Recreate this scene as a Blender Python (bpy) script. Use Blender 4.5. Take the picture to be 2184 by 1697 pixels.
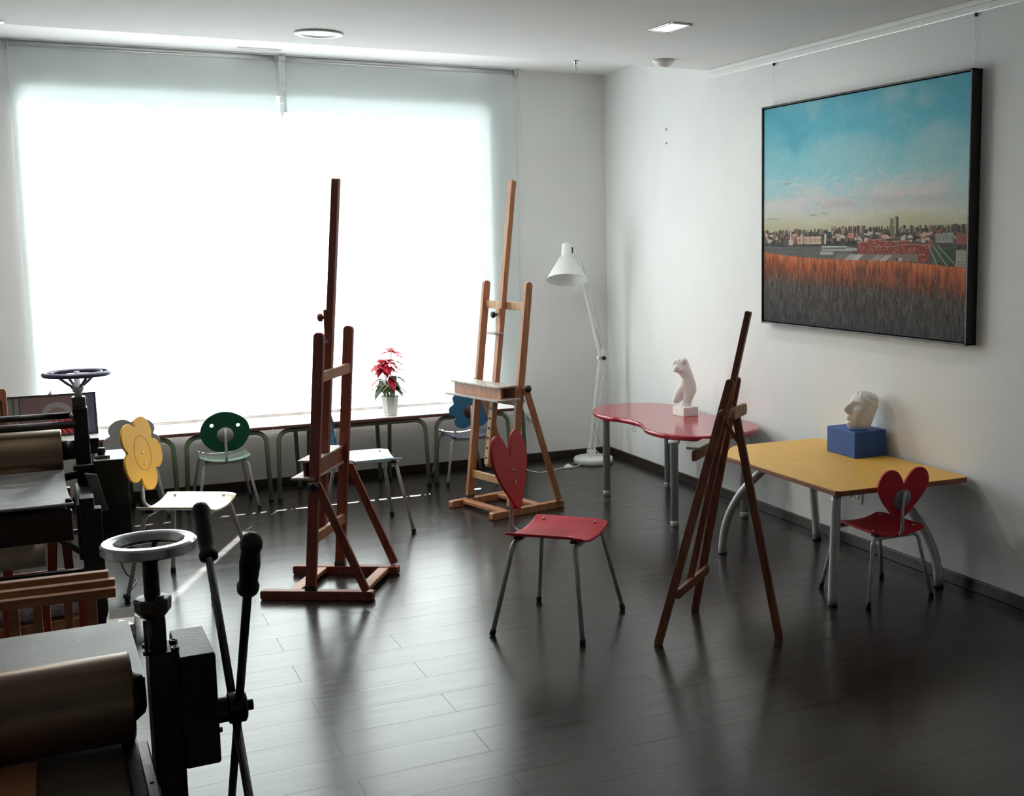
import bpy, math, random
import numpy as np
from mathutils import Vector, Matrix
for o in list(bpy.data.objects): bpy.data.objects.remove(o)
S = bpy.context.scene
COL = S.collection
PI = math.pi
def rad(a): return math.radians(a)

# ------------------------------------------------------------------ camera
cam_d = bpy.data.cameras.new('camera'); cam = bpy.data.objects.new('camera', cam_d); COL.objects.link(cam)
RT = Vector((0.88791863, -0.45993382, -0.00783535))
DN = Vector((-0.06574374, -0.11002531, -0.99175208))
FW = Vector((0.45527823, 0.88111027, -0.12793129))
m = Matrix((RT, -DN, -FW)).transposed().to_4x4(); m.translation = Vector((0, 0, 1.7))
cam.matrix_world = m
cam_d.sensor_fit = 'HORIZONTAL'; cam_d.sensor_width = 36; cam_d.lens = 2515.0/2184*36
cam_d.shift_x = -326.5/2184; cam_d.shift_y = -18.2/2184
cam_d.clip_start = 0.02; cam_d.clip_end = 200
S.camera = cam
# ------------------------------------------------------------------ light
S.view_settings.view_transform = 'Standard'; S.view_settings.look = 'None'
S.view_settings.gamma = 1; S.view_settings.use_curve_mapping = False
S.view_settings.exposure = 0.2
w = bpy.data.worlds.new('sky'); S.world = w; w.use_nodes = True
bg = w.node_tree.nodes['Background']; bg.inputs[0].default_value = (.80, .93, 1.0, 1); bg.inputs[1].default_value = 1.8
sd = bpy.data.lights.new('sun', 'SUN'); sd.energy = 46; sd.angle = rad(.55); sd.color = (1, .985, .96)
sun = bpy.data.objects.new('sun', sd); COL.objects.link(sun)
sun.rotation_mode = 'QUATERNION'
sdir = Vector((-.424, -1, -.68)).normalized(); sun.rotation_quaternion = sdir.to_track_quat('-Z', 'Y')
sun.location = (4, 14, 5)
pd = bpy.data.lights.new('window_portal', 'AREA'); pd.shape = 'RECTANGLE'; pd.size = 3.2; pd.size_y = 2.2; pd.cycles.is_portal = True
po = bpy.data.objects.new('window_portal', pd); COL.objects.link(po); po.location = (1.42, 8.60, 1.60); po.rotation_euler = (rad(-90), 0, 0)

# ------------------------------------------------------------------ helpers
class NT:
    def __init__(s, name):
        s.m = bpy.data.materials.new(name); s.m.use_nodes = True; s.t = s.m.node_tree
        s.b = s.t.nodes['Principled BSDF']
    def n(s, t, **k):
        q = s.t.nodes.new(t)
        for a, v in k.items():
            if a in q.inputs.keys(): q.inputs[a].default_value = v
            else: setattr(q, a, v)
        return q
    def l(s, a, b): s.t.links.new(a, b)
def mat(name, col, rough=.5, metal=0, var=.08, scale=12, bump=0, bscale=60, stretch=(1, 1, 1), coat=0, spec=.5, rvar=0):
    q = NT(name); b = q.b
    tc = q.n('ShaderNodeTexCoord'); mp = q.n('ShaderNodeMapping'); mp.inputs['Scale'].default_value = stretch
    q.l(tc.outputs['Object'], mp.inputs[0])
    nz = q.n('ShaderNodeTexNoise', Scale=scale, Detail=5.0); q.l(mp.outputs[0], nz.inputs['Vector'])
    cr = q.n('ShaderNodeValToRGB')
    cr.color_ramp.elements[0].position = .3; cr.color_ramp.elements[1].position = .7
    cr.color_ramp.elements[0].color = tuple(max(0, c*(1-var)) for c in col)+(1,)
    cr.color_ramp.elements[1].color = tuple(min(1, c*(1+var)) for c in col)+(1,)
    q.l(nz.outputs[0], cr.inputs[0]); q.l(cr.outputs[0], b.inputs['Base Color'])
    b.inputs['Roughness'].default_value = rough; b.inputs['Metallic'].default_value = metal
    b.inputs['Coat Weight'].default_value = coat; b.inputs['Coat Roughness'].default_value = .15
    b.inputs['Specular IOR Level'].default_value = spec
    if rvar:
        mr = q.n('ShaderNodeMapRange'); mr.inputs['To Min'].default_value = rough-rvar; mr.inputs['To Max'].default_value = rough+rvar
        q.l(nz.outputs[0], mr.inputs[0]); q.l(mr.outputs[0], b.inputs['Roughness'])
    if bump:
        n2 = q.n('ShaderNodeTexNoise', Scale=bscale, Detail=4.0); q.l(mp.outputs[0], n2.inputs['Vector'])
        bp = q.n('ShaderNodeBump', Strength=bump, Distance=.01); q.l(n2.outputs[0], bp.inputs['Height']); q.l(bp.outputs[0], b.inputs['Normal'])
    return q.m
def wood(name, dark, light, rough=.45, axis=2, scale=9):
    q = NT(name); tc = q.n('ShaderNodeTexCoord'); mp = q.n('ShaderNodeMapping')
    sc = [10, 10, 10]; sc[axis] = .9; mp.inputs['Scale'].default_value = sc
    q.l(tc.outputs['Object'], mp.inputs[0])
    nz = q.n('ShaderNodeTexNoise', Scale=scale*.6, Detail=6.0, Distortion=.6); q.l(mp.outputs[0], nz.inputs['Vector'])
    cr = q.n('ShaderNodeValToRGB'); e = cr.color_ramp.elements
    e[0].position = .32; e[0].color = dark+(1,); e[1].position = .68; e[1].color = light+(1,)
    q.l(nz.outputs[0], cr.inputs[0]); q.l(cr.outputs[0], q.b.inputs['Base Color'])
    q.b.inputs['Roughness'].default_value = rough
    bp = q.n('ShaderNodeBump', Strength=.12, Distance=.004); q.l(nz.outputs[0], bp.inputs['Height']); q.l(bp.outputs[0], q.b.inputs['Normal'])
    return q.m

class MB:
    """collects shapes of ONE mesh object"""
    def __init__(s): s.v = []; s.f = []; s.sm = []
    def add(s, vs, fs, smooth=False):
        o = len(s.v); s.v += [tuple(v) for v in vs]; s.f += [tuple(i+o for i in f) for f in fs]; s.sm += [smooth]*len(fs); return s
    def box(s, c, d, M=None):
        c = Vector(c); h = Vector(d)/2
        vs = [Vector((x*h.x, y*h.y, z*h.z)) for x in (-1, 1) for y in (-1, 1) for z in (-1, 1)]
        if M is not None: vs = [M @ v for v in vs]
        return s.add([v+c for v in vs], [(0, 1, 3, 2), (4, 6, 7, 5), (0, 4, 5, 1), (2, 3, 7, 6), (0, 2, 6, 4), (1, 5, 7, 3)])
    def beam(s, a, b, w, d, up=(0, 1, 0)):
        """bar from a to b; w across, d along up"""
        a = Vector(a); b = Vector(b); z = (b-a).normalized(); u = Vector(up); x = u.cross(z)
        if x.length < 1e-4: x = Vector((1, 0, 0)).cross(z)
        x.normalize(); y = z.cross(x)
        M = Matrix((x, y, z)).transposed()
        return s.box((a+b)/2, (w, d, (b-a).length), M)
    def rbeam(s, a, b, w, d, up=(0, 1, 0), r=None, ends=(1, 1)):
        """bar with rounded ends (rounded in the w direction)"""
        a = Vector(a); b = Vector(b); z = (b-a).normalized(); x = Vector(up).cross(z).normalized(); y = z.cross(x)
        L = (b-a).length; r = r or w*.4; pts = []
        def arc(cx, cz, a0, a1, n=4): return [(cx+r*math.cos(a0+(a1-a0)*i/n), cz+r*math.sin(a0+(a1-a0)*i/n)) for i in range(n+1)]
        h = w/2
        if ends[1]: pts += arc(h-r, L-r, 0, PI/2)+arc(-h+r, L-r, PI/2, PI)
        else: pts += [(h, L), (-h, L)]
        if ends[0]: pts += arc(-h+r, r, PI, 1.5*PI)+arc(h-r, r, 1.5*PI, 2*PI)
        else: pts += [(-h, 0), (h, 0)]
        n = len(pts); vs = [a+x*p+z*q+y*sg*d/2 for sg in (-1, 1) for p, q in pts]
        fs = [tuple(range(n)), tuple(range(2*n-1, n-1, -1))]+[(i, i+n, (i+1) % n+n, (i+1) % n) for i in range(n)]
        return s.add(vs, fs)
    def tube(s, pts, r, n=10, cap=True, closed=False):
        pts = [Vector(p) for p in pts]; N = len(pts); rs = r if isinstance(r, (list, tuple)) else [r]*N
        vs = []; prev = None
        for i, p in enumerate(pts):
            if closed: t = (pts[(i+1) % N]-pts[i-1])
            else: t = (pts[min(i+1, N-1)]-pts[max(i-1, 0)])
            t.normalize()
            if prev is None:
                x = t.cross(Vector((0, 0, 1)))
                if x.length < 1e-3: x = t.cross(Vector((1, 0, 0)))
            else: x = prev-t*prev.dot(t)
            x.normalize(); prev = x; y = t.cross(x)
            vs += [p+(x*math.cos(2*PI*k/n)+y*math.sin(2*PI*k/n))*rs[i] for k in range(n)]
        fs = []
        for i in range(N if closed else N-1):
            j = (i+1) % N
            fs += [(i*n+k, i*n+(k+1) % n, j*n+(k+1) % n, j*n+k) for k in range(n)]
        s.add(vs, fs, True)
        if cap and not closed:
            o = len(s.v)-N*n
            s.f += [tuple(o+k for k in range(n))[::-1], tuple(o+(N-1)*n+k for k in range(n))]; s.sm += [False, False]
        return s
    def lathe(s, prof, c=(0, 0, 0), n=32, M=None, smooth=True, cap=True):
        c = Vector(c); vs = []
        for r, z in prof:
            for k in range(n):
                v = Vector((r*math.cos(2*PI*k/n), r*math.sin(2*PI*k/n), z))
                if M is not None: v = M @ v
                vs.append(v+c)
        N = len(prof)
        fs = [(i*n+k, i*n+(k+1) % n, (i+1)*n+(k+1) % n, (i+1)*n+k) for i in range(N-1) for k in range(n)]
        s.add(vs, fs, smooth); o = len(s.v)-N*n
        if not cap: return s
        if prof[0][0] > 1e-5: s.f.append(tuple(o+k for k in range(n))[::-1]); s.sm.append(False)
        if prof[-1][0] > 1e-5: s.f.append(tuple(o+(N-1)*n+k for k in range(n))); s.sm.append(False)
        return s
    def prism(s, pts, t, M=None):
        """2D outline (x,y) extruded by t along +-z"""
        n = len(pts); vs = [Vector((p[0], p[1], sg*t/2)) for sg in (-1, 1) for p in pts]
        if M is not None: vs = [M @ v for v in vs]
        return s.add(vs, [tuple(range(n))[::-1], tuple(range(n, 2*n))]+[(i, (i+1) % n, (i+1) % n+n, i+n) for i in range(n)])
    def ellipsoid(s, c, r, M=None, n=20, k=12):
        c = Vector(c); vs = []
        for i in range(k+1):
            a = -PI/2+PI*i/k
            for j in range(n):
                v = Vector((r[0]*math.cos(a)*math.cos(2*PI*j/n), r[1]*math.cos(a)*math.sin(2*PI*j/n), r[2]*math.sin(a)))
                if M is not None: v = M @ v
                vs.append(v+c)
        return s.add(vs, [(i*n+j, i*n+(j+1) % n, (i+1)*n+(j+1) % n, (i+1)*n+j) for i in range(k) for j in range(n)], True)
    def build(s, name, m=None, parent=None, bevel=0, loc=None, smooth=None, seg=2, **tags):
        me = bpy.data.meshes.new(name); me.from_pydata(s.v, [], s.f)
        me.polygons.foreach_set('use_smooth', s.sm if smooth is None else [smooth]*len(s.f))
        me.validate(); me.update()
        o = bpy.data.objects.new(name, me); COL.objects.link(o)
        if m: me.materials.append(m)
        if parent: o.parent = parent
        if loc: o.location = loc
        if bevel:
            b = o.modifiers.new('b', 'BEVEL'); b.width = bevel; b.segments = seg; b.limit_method = 'ANGLE'; b.angle_limit = rad(50)
        for k, v in tags.items(): o[k] = v
        return o
def thing(name, label, cat, loc=(0, 0, 0), rz=0, group=None):
    o = bpy.data.objects.new(name, None); COL.objects.link(o); o.location = loc; o.rotation_euler = (0, 0, rz); o.empty_display_size = .1
    o['label'] = label; o['category'] = cat
    if group: o['group'] = group
    return o
def tag(o, label, cat, group=None):
    o['label'] = label; o['category'] = cat
    if group: o['group'] = group
    return o
def struct(o): o['kind'] = 'structure'; return o
def copy_tree(o, parent=None):
    c = o.copy(); COL.objects.link(c); c.parent = parent
    for ch in o.children: copy_tree(ch, c)
    return c
def spline(pts, n=8, closed=True):
    """Catmull-Rom through 2D/3D points"""
    N = len(pts); out = []
    P = [Vector(tuple(p)+(0,)*(3-len(p))) for p in pts]
    rng = range(N) if closed else range(N-1)
    for i in rng:
        g = (lambda k: P[k % N]) if closed else (lambda k: P[max(0, min(N-1, k))])
        a, b, c, d = g(i-1), g(i), g(i+1), g(i+2)
        for j in range(n):
            t = j/n; out.append(.5*((2*b)+(c-a)*t+(2*a-5*b+4*c-d)*t*t+(3*b-a-3*c+d)*t**3))
    if not closed: out.append(P[-1])
    return out

# ------------------------------------------------------------------ materials
M_wall = mat('white_wall_paint', (.86, .87, .86), .75, var=.02, scale=3, bump=.06, bscale=180)
M_ceil = mat('ceiling_paint', (.80, .795, .795), .85, var=.02, scale=2)
M_trimw = mat('white_trim', (.88, .89, .88), .5, var=.02)
M_base = mat('dark_brown_baseboard', (.032, .022, .017), .35, var=.25, scale=4, stretch=(8, 8, 1))
M_alu = mat('aluminium_rail', (.78, .79, .79), .35, .6, var=.03)
M_screw = mat('bright_screw', (.8, .8, .78), .35, .2)
M_tube = mat('grey_steel_tube', (.55, .55, .545), .42, .4, var=.08, scale=30)
M_tubeg = mat('grey_lacquered_leg', (.60, .61, .62), .42, .05, var=.05)
M_green_tube = mat('olive_green_tube', (.15, .19, .11), .45, .1, var=.1, scale=30)
M_black = mat('black_plastic', (.012, .012, .013), .45, var=.2)
M_chrome = mat('polished_steel', (.62, .63, .64), .2, 1, var=.05)
M_cast = mat('black_cast_iron', (.012, .012, .012), .42, .3, var=.4, scale=18, bump=.15, bscale=40)
M_steel_dark = mat('dark_worn_steel', (.10, .098, .095), .36, .85, var=.4, scale=5, bump=.05, rvar=.1)
M_steel_plate = mat('scratched_grey_plate', (.13, .133, .133), .42, .4, var=.25, scale=6, bump=.06, bscale=90, rvar=.1)
M_roller = mat('brownish_steel_roller', (.22, .15, .095), .34, .6, var=.3, scale=3, stretch=(.4, 8, 8), rvar=.06)
M_beige = mat('beige_drum', (.70, .60, .46), .5, .1, var=.15)
M_purple = mat('bluish_painted_iron', (.10, .095, .17), .4, .2, var=.2)
M_mah = wood('dark_reddish_beech', (.19, .045, .026), (.30, .08, .045), .45)
M_orange = wood('orange_beech', (.33, .125, .055), (.52, .24, .11), .45)
M_pale = wood('pale_beech', (.42, .23, .11), (.60, .37, .19), .5)
M_brown = wood('brown_easel_wood', (.17, .05, .026), (.29, .10, .05), .45)
M_tray = mat('paint_stained_ledge', (.42, .36, .31), .5, var=.35, scale=40)
M_rackw = wood('brown_rack_wood', (.30, .12, .05), (.46, .22, .10), .5, axis=0)
M_redwood = wood('red_brown_wood', (.22, .035, .012), (.32, .06, .022), .4)
M_red = mat('red_laminate', (.60, .022, .042), .5, var=.05, spec=.3)
M_redtable = mat('crimson_lacquer', (.40, .018, .042), .18, var=.04, coat=.4)
M_yellow = mat('yellow_laminate', (.90, .52, .10), .42, var=.03, spec=.4)
M_yedge = wood('brown_plywood_edge', (.20, .06, .03), (.32, .11, .05), .5, axis=0)
M_flower = mat('flower_yellow', (.84, .47, .06), .5, var=.03, spec=.3)
M_cream = mat('cream_laminate', (.80, .74, .55), .25, var=.03, coat=.5)
M_green = mat('dark_green_laminate', (.008, .085, .045), .35, var=.08)
M_palegreen = mat('pale_green_laminate', (.28, .42, .33), .35, var=.04)
M_grey = mat('grey_laminate', (.40, .41, .39), .45, var=.03)
M_disc = mat('grey_disc', (.32, .30, .32), .5, var=.05)
M_ltblue = mat('light_blue_laminate', (.42, .66, .74), .25, var=.03, coat=.5)
M_blue = mat('mid_blue_laminate', (.045, .19, .36), .38, var=.05)
M_bluegrey = mat('blue_grey_laminate', (.22, .29, .40), .35, var=.05)
M_lamp = mat('white_lamp_enamel', (.80, .82, .80), .3, var=.02)
M_plaster = mat('white_plaster', (.86, .84, .80), .65, var=.03, scale=20, bump=.05)
M_bluebox = mat('royal_blue_paint', (.020, .085, .34), .55, var=.08, bump=.1)
M_pot = mat('white_plastic_pot', (.74, .76, .70), .4, var=.02)
M_leafr = mat('red_bract', (.58, .006, .04), .45, var=.25, scale=30)
M_leafp = mat('pale_pink_bract', (.62, .25, .22), .5, var=.2, scale=30)
M_leafg = mat('dark_green_leaf', (.035, .075, .028), .45, var=.3, scale=30)
M_leafl = mat('lime_leaf', (.30, .40, .08), .45, var=.2, scale=30)
M_soil = mat('potting_soil', (.03, .02, .015), .9, var=.4, scale=80)
M_white = mat('white_plastic', (.82, .82, .80), .4, var=.02)
M_top = mat('white_table_laminate', (.84, .83, .80), .22, var=.02, coat=.4)
M_topedge = mat('reddish_brown_edge', (.10, .035, .025), .5, var=.2)
M_carton = mat('white_carton', (.75, .75, .74), .6, var=.05)
def m_emit(name, c, s):
    q = NT(name); q.b.inputs['Base Color'].default_value = (.9, .9, .9, 1)
    q.b.inputs['Emission Color'].default_value = c+(1,); q.b.inputs['Emission Strength'].default_value = s; return q.m
M_lit = m_emit('lit_diffuser', (1, .96, .9), 6)
def m_fabric():
    q = NT('translucent_blind_fabric'); t = q.t; out = t.nodes['Material Output']
    d = q.n('ShaderNodeBsdfDiffuse'); d.inputs[0].default_value = (.92, .96, .95, 1)
    tr = q.n('ShaderNodeBsdfTranslucent'); tr.inputs[0].default_value = (.90, .98, .97, 1)
    tp = q.n('ShaderNodeBsdfTransparent')
    tc = q.n('ShaderNodeTexCoord'); nz = q.n('ShaderNodeTexNoise', Scale=300.0); q.l(tc.outputs['Object'], nz.inputs['Vector'])
    bp = q.n('ShaderNodeBump', Strength=.05, Distance=.002); q.l(nz.outputs[0], bp.inputs['Height']); q.l(bp.outputs[0], d.inputs['Normal'])
    m1 = q.n('ShaderNodeMixShader'); m1.inputs[0].default_value = .33; q.l(d.outputs[0], m1.inputs[1]); q.l(tr.outputs[0], m1.inputs[2])
    m2 = q.n('ShaderNodeMixShader'); m2.inputs[0].default_value = .006; q.l(m1.outputs[0], m2.inputs[1]); q.l(tp.outputs[0], m2.inputs[2])
    q.l(m2.outputs[0], out.inputs[0]); return q.m
M_fabric = m_fabric()
def m_clear(name, tint=(1, 1, 1), rough=.02, mix=.12):
    q = NT(name); out = q.t.nodes['Material Output']
    g = q.n('ShaderNodeBsdfGlossy'); g.inputs['Roughness'].default_value = rough
    tp = q.n('ShaderNodeBsdfTransparent'); tp.inputs[0].default_value = tint+(1,)
    fr = q.n('ShaderNodeTexNoise', Scale=40.0)
    mr = q.n('ShaderNodeMapRange'); mr.inputs['To Min'].default_value = mix*.4; mr.inputs['To Max'].default_value = mix*1.6; q.l(fr.outputs[0], mr.inputs[0])
    mx = q.n('ShaderNodeMixShader'); q.l(mr.outputs[0], mx.inputs[0]); q.l(tp.outputs[0], mx.inputs[1]); q.l(g.outputs[0], mx.inputs[2])
    q.l(mx.outputs[0], out.inputs[0]); return q.m
M_glass = m_clear('window_glass', mix=.06)
M_plast = m_clear('clear_plastic_sleeve', (.72, .75, .74), .2, .3)
M_bubble = mat('bubble_wrap_film', (.38, .35, .38), .3, var=.3, scale=60, bump=.6, bscale=60)
def m_floor():
    q = NT('dark_laminate_planks'); b = q.b; b.inputs['IOR'].default_value = 1.62
    tc = q.n('ShaderNodeTexCoord'); mp = q.n('ShaderNodeMapping'); q.l(tc.outputs['Object'], mp.inputs[0])
    br = q.n('ShaderNodeTexBrick'); br.offset = .37; br.offset_frequency = 2
    for k, v in (('Scale', 1.0), ('Mortar Size', .0011), ('Mortar Smooth', .3), ('Bias', 0.0), ('Brick Width', 1.2), ('Row Height', .19)): br.inputs[k].default_value = v
    br.inputs['Color1'].default_value = (.2, .2, .2, 1); br.inputs['Color2'].default_value = (.8, .8, .8, 1); br.inputs['Mortar'].default_value = (.25, .25, .25, 1)
    q.l(mp.outputs[0], br.inputs['Vector'])
    m2 = q.n('ShaderNodeMapping'); m2.inputs['Scale'].default_value = (.8, 9, 1); q.l(tc.outputs['Object'], m2.inputs[0])
    nz = q.n('ShaderNodeTexNoise', Scale=3.0, Detail=8.0, Distortion=.4); q.l(m2.outputs[0], nz.inputs['Vector'])
    cr = q.n('ShaderNodeValToRGB'); e = cr.color_ramp.elements
    e[0].position = .3; e[0].color = (.0125, .0105, .0095, 1); e[1].position = .75; e[1].color = (.033, .028, .025, 1)
    q.l(nz.outputs[0], cr.inputs[0])
    mx = q.n('ShaderNodeMix', data_type='RGBA', blend_type='MULTIPLY'); mx.inputs[0].default_value = .35
    q.l(cr.outputs[0], mx.inputs[6]); q.l(br.outputs['Color'], mx.inputs[7])
    # dusty scuffs
    n3 = q.n('ShaderNodeTexNoise', Scale=26.0, Detail=6.0, Roughness=.7); q.l(tc.outputs['Object'], n3.inputs['Vector'])
    c3 = q.n('ShaderNodeValToRGB'); c3.color_ramp.elements[0].position = .70; c3.color_ramp.elements[1].position = .76
    c3.color_ramp.elements[0].color = (0, 0, 0, 1); c3.color_ramp.elements[1].color = (1, 1, 1, 1); q.l(n3.outputs[0], c3.inputs[0])
    mx2 = q.n('ShaderNodeMix', data_type='RGBA'); q.l(c3.outputs[0], mx2.inputs[0]); q.l(mx.outputs[2], mx2.inputs[6]); mx2.inputs[7].default_value = (.05, .045, .042, 1)
    q.l(mx2.outputs[2], b.inputs['Base Color'])
    mr = q.n('ShaderNodeMapRange'); mr.inputs['From Min'].default_value = .3; mr.inputs['From Max'].default_value = .7
    mr.inputs['To Min'].default_value = .205; mr.inputs['To Max'].default_value = .26; q.l(nz.outputs[0], mr.inputs[0])
    ad = q.n('ShaderNodeMath', operation='MULTIPLY_ADD'); q.l(c3.outputs[0], ad.inputs[0]); ad.inputs[1].default_value = .15; q.l(mr.outputs[0], ad.inputs[2])
    mrr = q.n('ShaderNodeMath', operation='MULTIPLY_ADD'); q.l(br.outputs['Fac'], mrr.inputs[0]); mrr.inputs[1].default_value = .10; q.l(ad.outputs[0], mrr.inputs[2])
    q.l(mrr.outputs[0], b.inputs['Roughness'])
    sp = q.n('ShaderNodeMath', operation='MULTIPLY_ADD'); q.l(br.outputs['Fac'], sp.inputs[0]); sp.inputs[1].default_value = -.22; sp.inputs[2].default_value = .5; q.l(sp.outputs[0], b.inputs['Specular IOR Level'])
    iv = q.n('ShaderNodeMath', operation='MULTIPLY'); q.l(br.outputs['Fac'], iv.inputs[0]); iv.inputs[1].default_value = -1.0
    b1 = q.n('ShaderNodeBump', Strength=.5, Distance=.002); q.l(iv.outputs[0], b1.inputs['Height'])
    b2 = q.n('ShaderNodeBump', Strength=.02, Distance=.002); q.l(nz.outputs[0], b2.inputs['Height']); q.l(b1.outputs[0], b2.inputs['Normal'])
    b3 = q.n('ShaderNodeBump', Strength=.015, Distance=.006)
    n4 = q.n('ShaderNodeTexNoise', Scale=5.0, Detail=2.0); q.l(tc.outputs['Object'], n4.inputs['Vector']); q.l(n4.outputs[0], b3.inputs['Height']); q.l(b2.outputs[0], b3.inputs['Normal'])
    q.l(b3.outputs[0], b.inputs['Normal']); return q.m
M_floor = m_floor()

# ------------------------------------------------------------------ setting
XR, YB, HC, HR, YS = 3.85, 8.425, 2.762, 2.932, 6.787
XL, YF = -3.6, -2.6
struct(MB().box(((XL+XR)/2, (YF+YB)/2, -.05), (XR-XL+.6, YB-YF+.6, .1)).build('floor', M_floor))
struct(MB().box((XR+.1, (YF+YB)/2, 1.5), (.2, YB-YF+.6, 3.2)).build('wall_right', M_wall))
struct(MB().box((XL-.1, (YF+YB)/2, 1.5), (.2, YB-YF+.6, 3.2)).build('wall_left', M_wall))
struct(MB().box(((XL+XR)/2, YF-.1, 1.5), (XR-XL+.4, .2, 3.2)).build('wall_front', M_wall))
OX0, OX1, OZ0, OZ1, TW = -.115, 2.918, .520, 2.665, .05
b = MB()
b.box(((XL+OX0)/2, YB+TW/2, 1.5), (OX0-XL, TW, 3.2)); b.box(((XR+OX1)/2+.05, YB+TW/2, 1.5), (XR-OX1+.1, TW, 3.2))
b.box(((OX0+OX1)/2, YB+TW/2, OZ0/2-.05), (OX1-OX0, TW, OZ0+.1)); b.box(((OX0+OX1)/2, YB+TW/2, (OZ1+3.1)/2), (OX1-OX0, TW, 3.1-OZ1))
struct(b.build('wall_back', M_wall))
# main ceiling slab, lower, and the raised strip over the window
b = MB(); b.box(((XL+XR)/2, (YF+YS)/2, HC+.15), (XR-XL+.2, YS-YF+.2, .3)); b.v = [(x, min(y, YS), z) for x, y, z in b.v]
b.box(((XL+XR)/2, (YS+YB)/2+.1, HR+.06), (XR-XL+.2, YB-YS+.3, .12))
struct(b.build('ceiling', M_ceil))
struct(MB().box(((XL+XR)/2, YB-.008, .029), (XR-XL, .016, .058)).build('baseboard_back', M_base, bevel=.003))
struct(MB().box((XR-.008, (YF+YB)/2-.01, .029), (.016, YB-YF-.03, .058)).build('baseboard_right', M_base, bevel=.003))
b = MB(); b.box((XR-.02, (YF+YS)/2-.02, HC-.012), (.04, YS-YF-.06, .024)); b.box((XR-.011, (YF+YS)/2-.02, HC-.035), (.022, YS-YF-.06, .03))
struct(b.build('trim_1', M_trimw, bevel=.006))
b = MB(); b.box((XR-.006, (YF+YS)/2-.02, HC-.046), (.012, YS-YF-.06, .012))
struct(b.build('trim_2', M_alu, bevel=.002))
# window frame and glass
b = MB(); y = YB+TW+.005
b.box(((OX0+OX1)/2, y, OZ1-.02), (OX1-OX0, .05, .04)); b.box(((OX0+OX1)/2, y, OZ0-.003), (OX1-OX0, .05, .008))
for x in (OX0+.012, OX1-.02): b.box((x, y, (OZ0+OZ1)/2), (.03, .05, OZ1-OZ0))
wf = struct(b.build('window_1', M_trimw))
MB().box(((OX0+OX1)/2, y, (OZ0+OZ1)/2), (OX1-OX0-.03, .006, OZ1-OZ0-.03)).build('window_pane', M_glass, wf)
# narrow slotted ledge along the foot of the window, the sun drops through its slots
b = MB(); z = .516; y0, y1 = 8.372, YB
b.box(((OX0+OX1)/2+.05, y0+.004, z), (OX1-OX0+.25, .008, .004)); b.box(((OX0+OX1)/2+.05, y1-.005, z), (OX1-OX0+.25, .010, .004))
random.seed(4)
x = OX0-.08; end = OX1+.18
while x < end:
    wd = random.choice((.022, .028, .03)); b.box((x, (y0+y1)/2-.001, z), (wd, y1-y0-.018, .0036)); x += random.choice((.10, .13, .15, .16))
b.box((OX0-.12, (y0+y1)/2, z), (.08, y1-y0, .016)); b.box((OX1+.14, (y0+y1)/2, z), (.1, y1-y0, .016))
struct(b.build('trim_3', M_trimw))

# roller blinds: two, side by side, with a thin gap between them
def blind(x0, x1, label):
    t = thing('roller_blind', label, 'blind', ((x0+x1)/2, 8.406, HR), group=None)
    hw = (x1-x0)/2; zb = .60-HR
    vs = []; n = 24
    for i in range(n+1):
        for j in range(2): vs.append((-hw+2*hw*i/n, .0015*math.sin(i*1.3), (-.04, zb)[j]))
    b = MB(); b.add(vs, [(2*i, 2*i+1, 2*i+3, 2*i+2) for i in range(n)], True); b.build('fabric', M_fabric, t)
    b = MB(); b.tube([(-hw-.0, 0, -.022), (hw, 0, -.022)], .02, 16); b.build('top_tube', M_alu, t)
    b = MB(); b.box((0, -.008, -.004), (2*hw, .05, .008)); b.build('mounting_rail', M_alu, t, bevel=.002)
    b = MB(); b.box((0, 0, zb-.006), (2*hw-.005, .008, .016)); b.build('bottom_bar', M_trimw, t, bevel=.002)
    for sx in (-1, 1):
        MB().box((sx*(hw-.004), -.005, -.03), (.006, .05, .055)).build('end_bracket', M_tube, t, bevel=.002)
    return t
b1 = blind(-.155, 1.420, 'wide white translucent roller blind on the left, behind the dark mast easel')
b2 = blind(1.464, 3.115, 'wide white translucent roller blind on the right, its cord hanging by the wall corner')
b = MB(); x = 3.124-2.2855; 
for dx in (0, .014): b.tube([(x+dx+.0006*k, -.022, -.05-k*.094) for k in range(11)], .0018, 6)
b.tube([(x+.006+.007*math.cos(a), -.022, -.99-.01*math.sin(a)) for a in [i*PI/6 for i in range(7)]], .0018, 6)
b.build('pull_cord', M_white, b2)
b = MB(); b.box((x-.002, -.01, -.03), (.03, .04, .06)); b.build('cord_housing', M_tube, b2, bevel=.006)
# clear plastic sleeve hanging from the joint of the rails
t = thing('plastic_sleeve', 'clear plastic sleeve with bundled cord hanging where the two blinds meet', 'sleeve', (1.455, 8.345, HR-.012))
MB().box((-.004, 0, -.20), (.044, .006, .40)).build('film', M_plast, t, bevel=.002)
b = MB(); random.seed(2)
for k in range(26):
    a = random.uniform(0, 6); b.ellipsoid((random.uniform(-.018, .010), 0, -.17-random.uniform(0, .12)), (.0035, .0035, .0035), n=8, k=5)
b.build('bead_chain', M_chrome, t)
MB().tube([(0, 0, .0), (0, 0, -.15)], .003, 6).build('cord', M_tube, t)
MB().box((0, 0, -.02), (.045, .03, .035)).build('clip', M_tube, t, bevel=.006)

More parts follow.
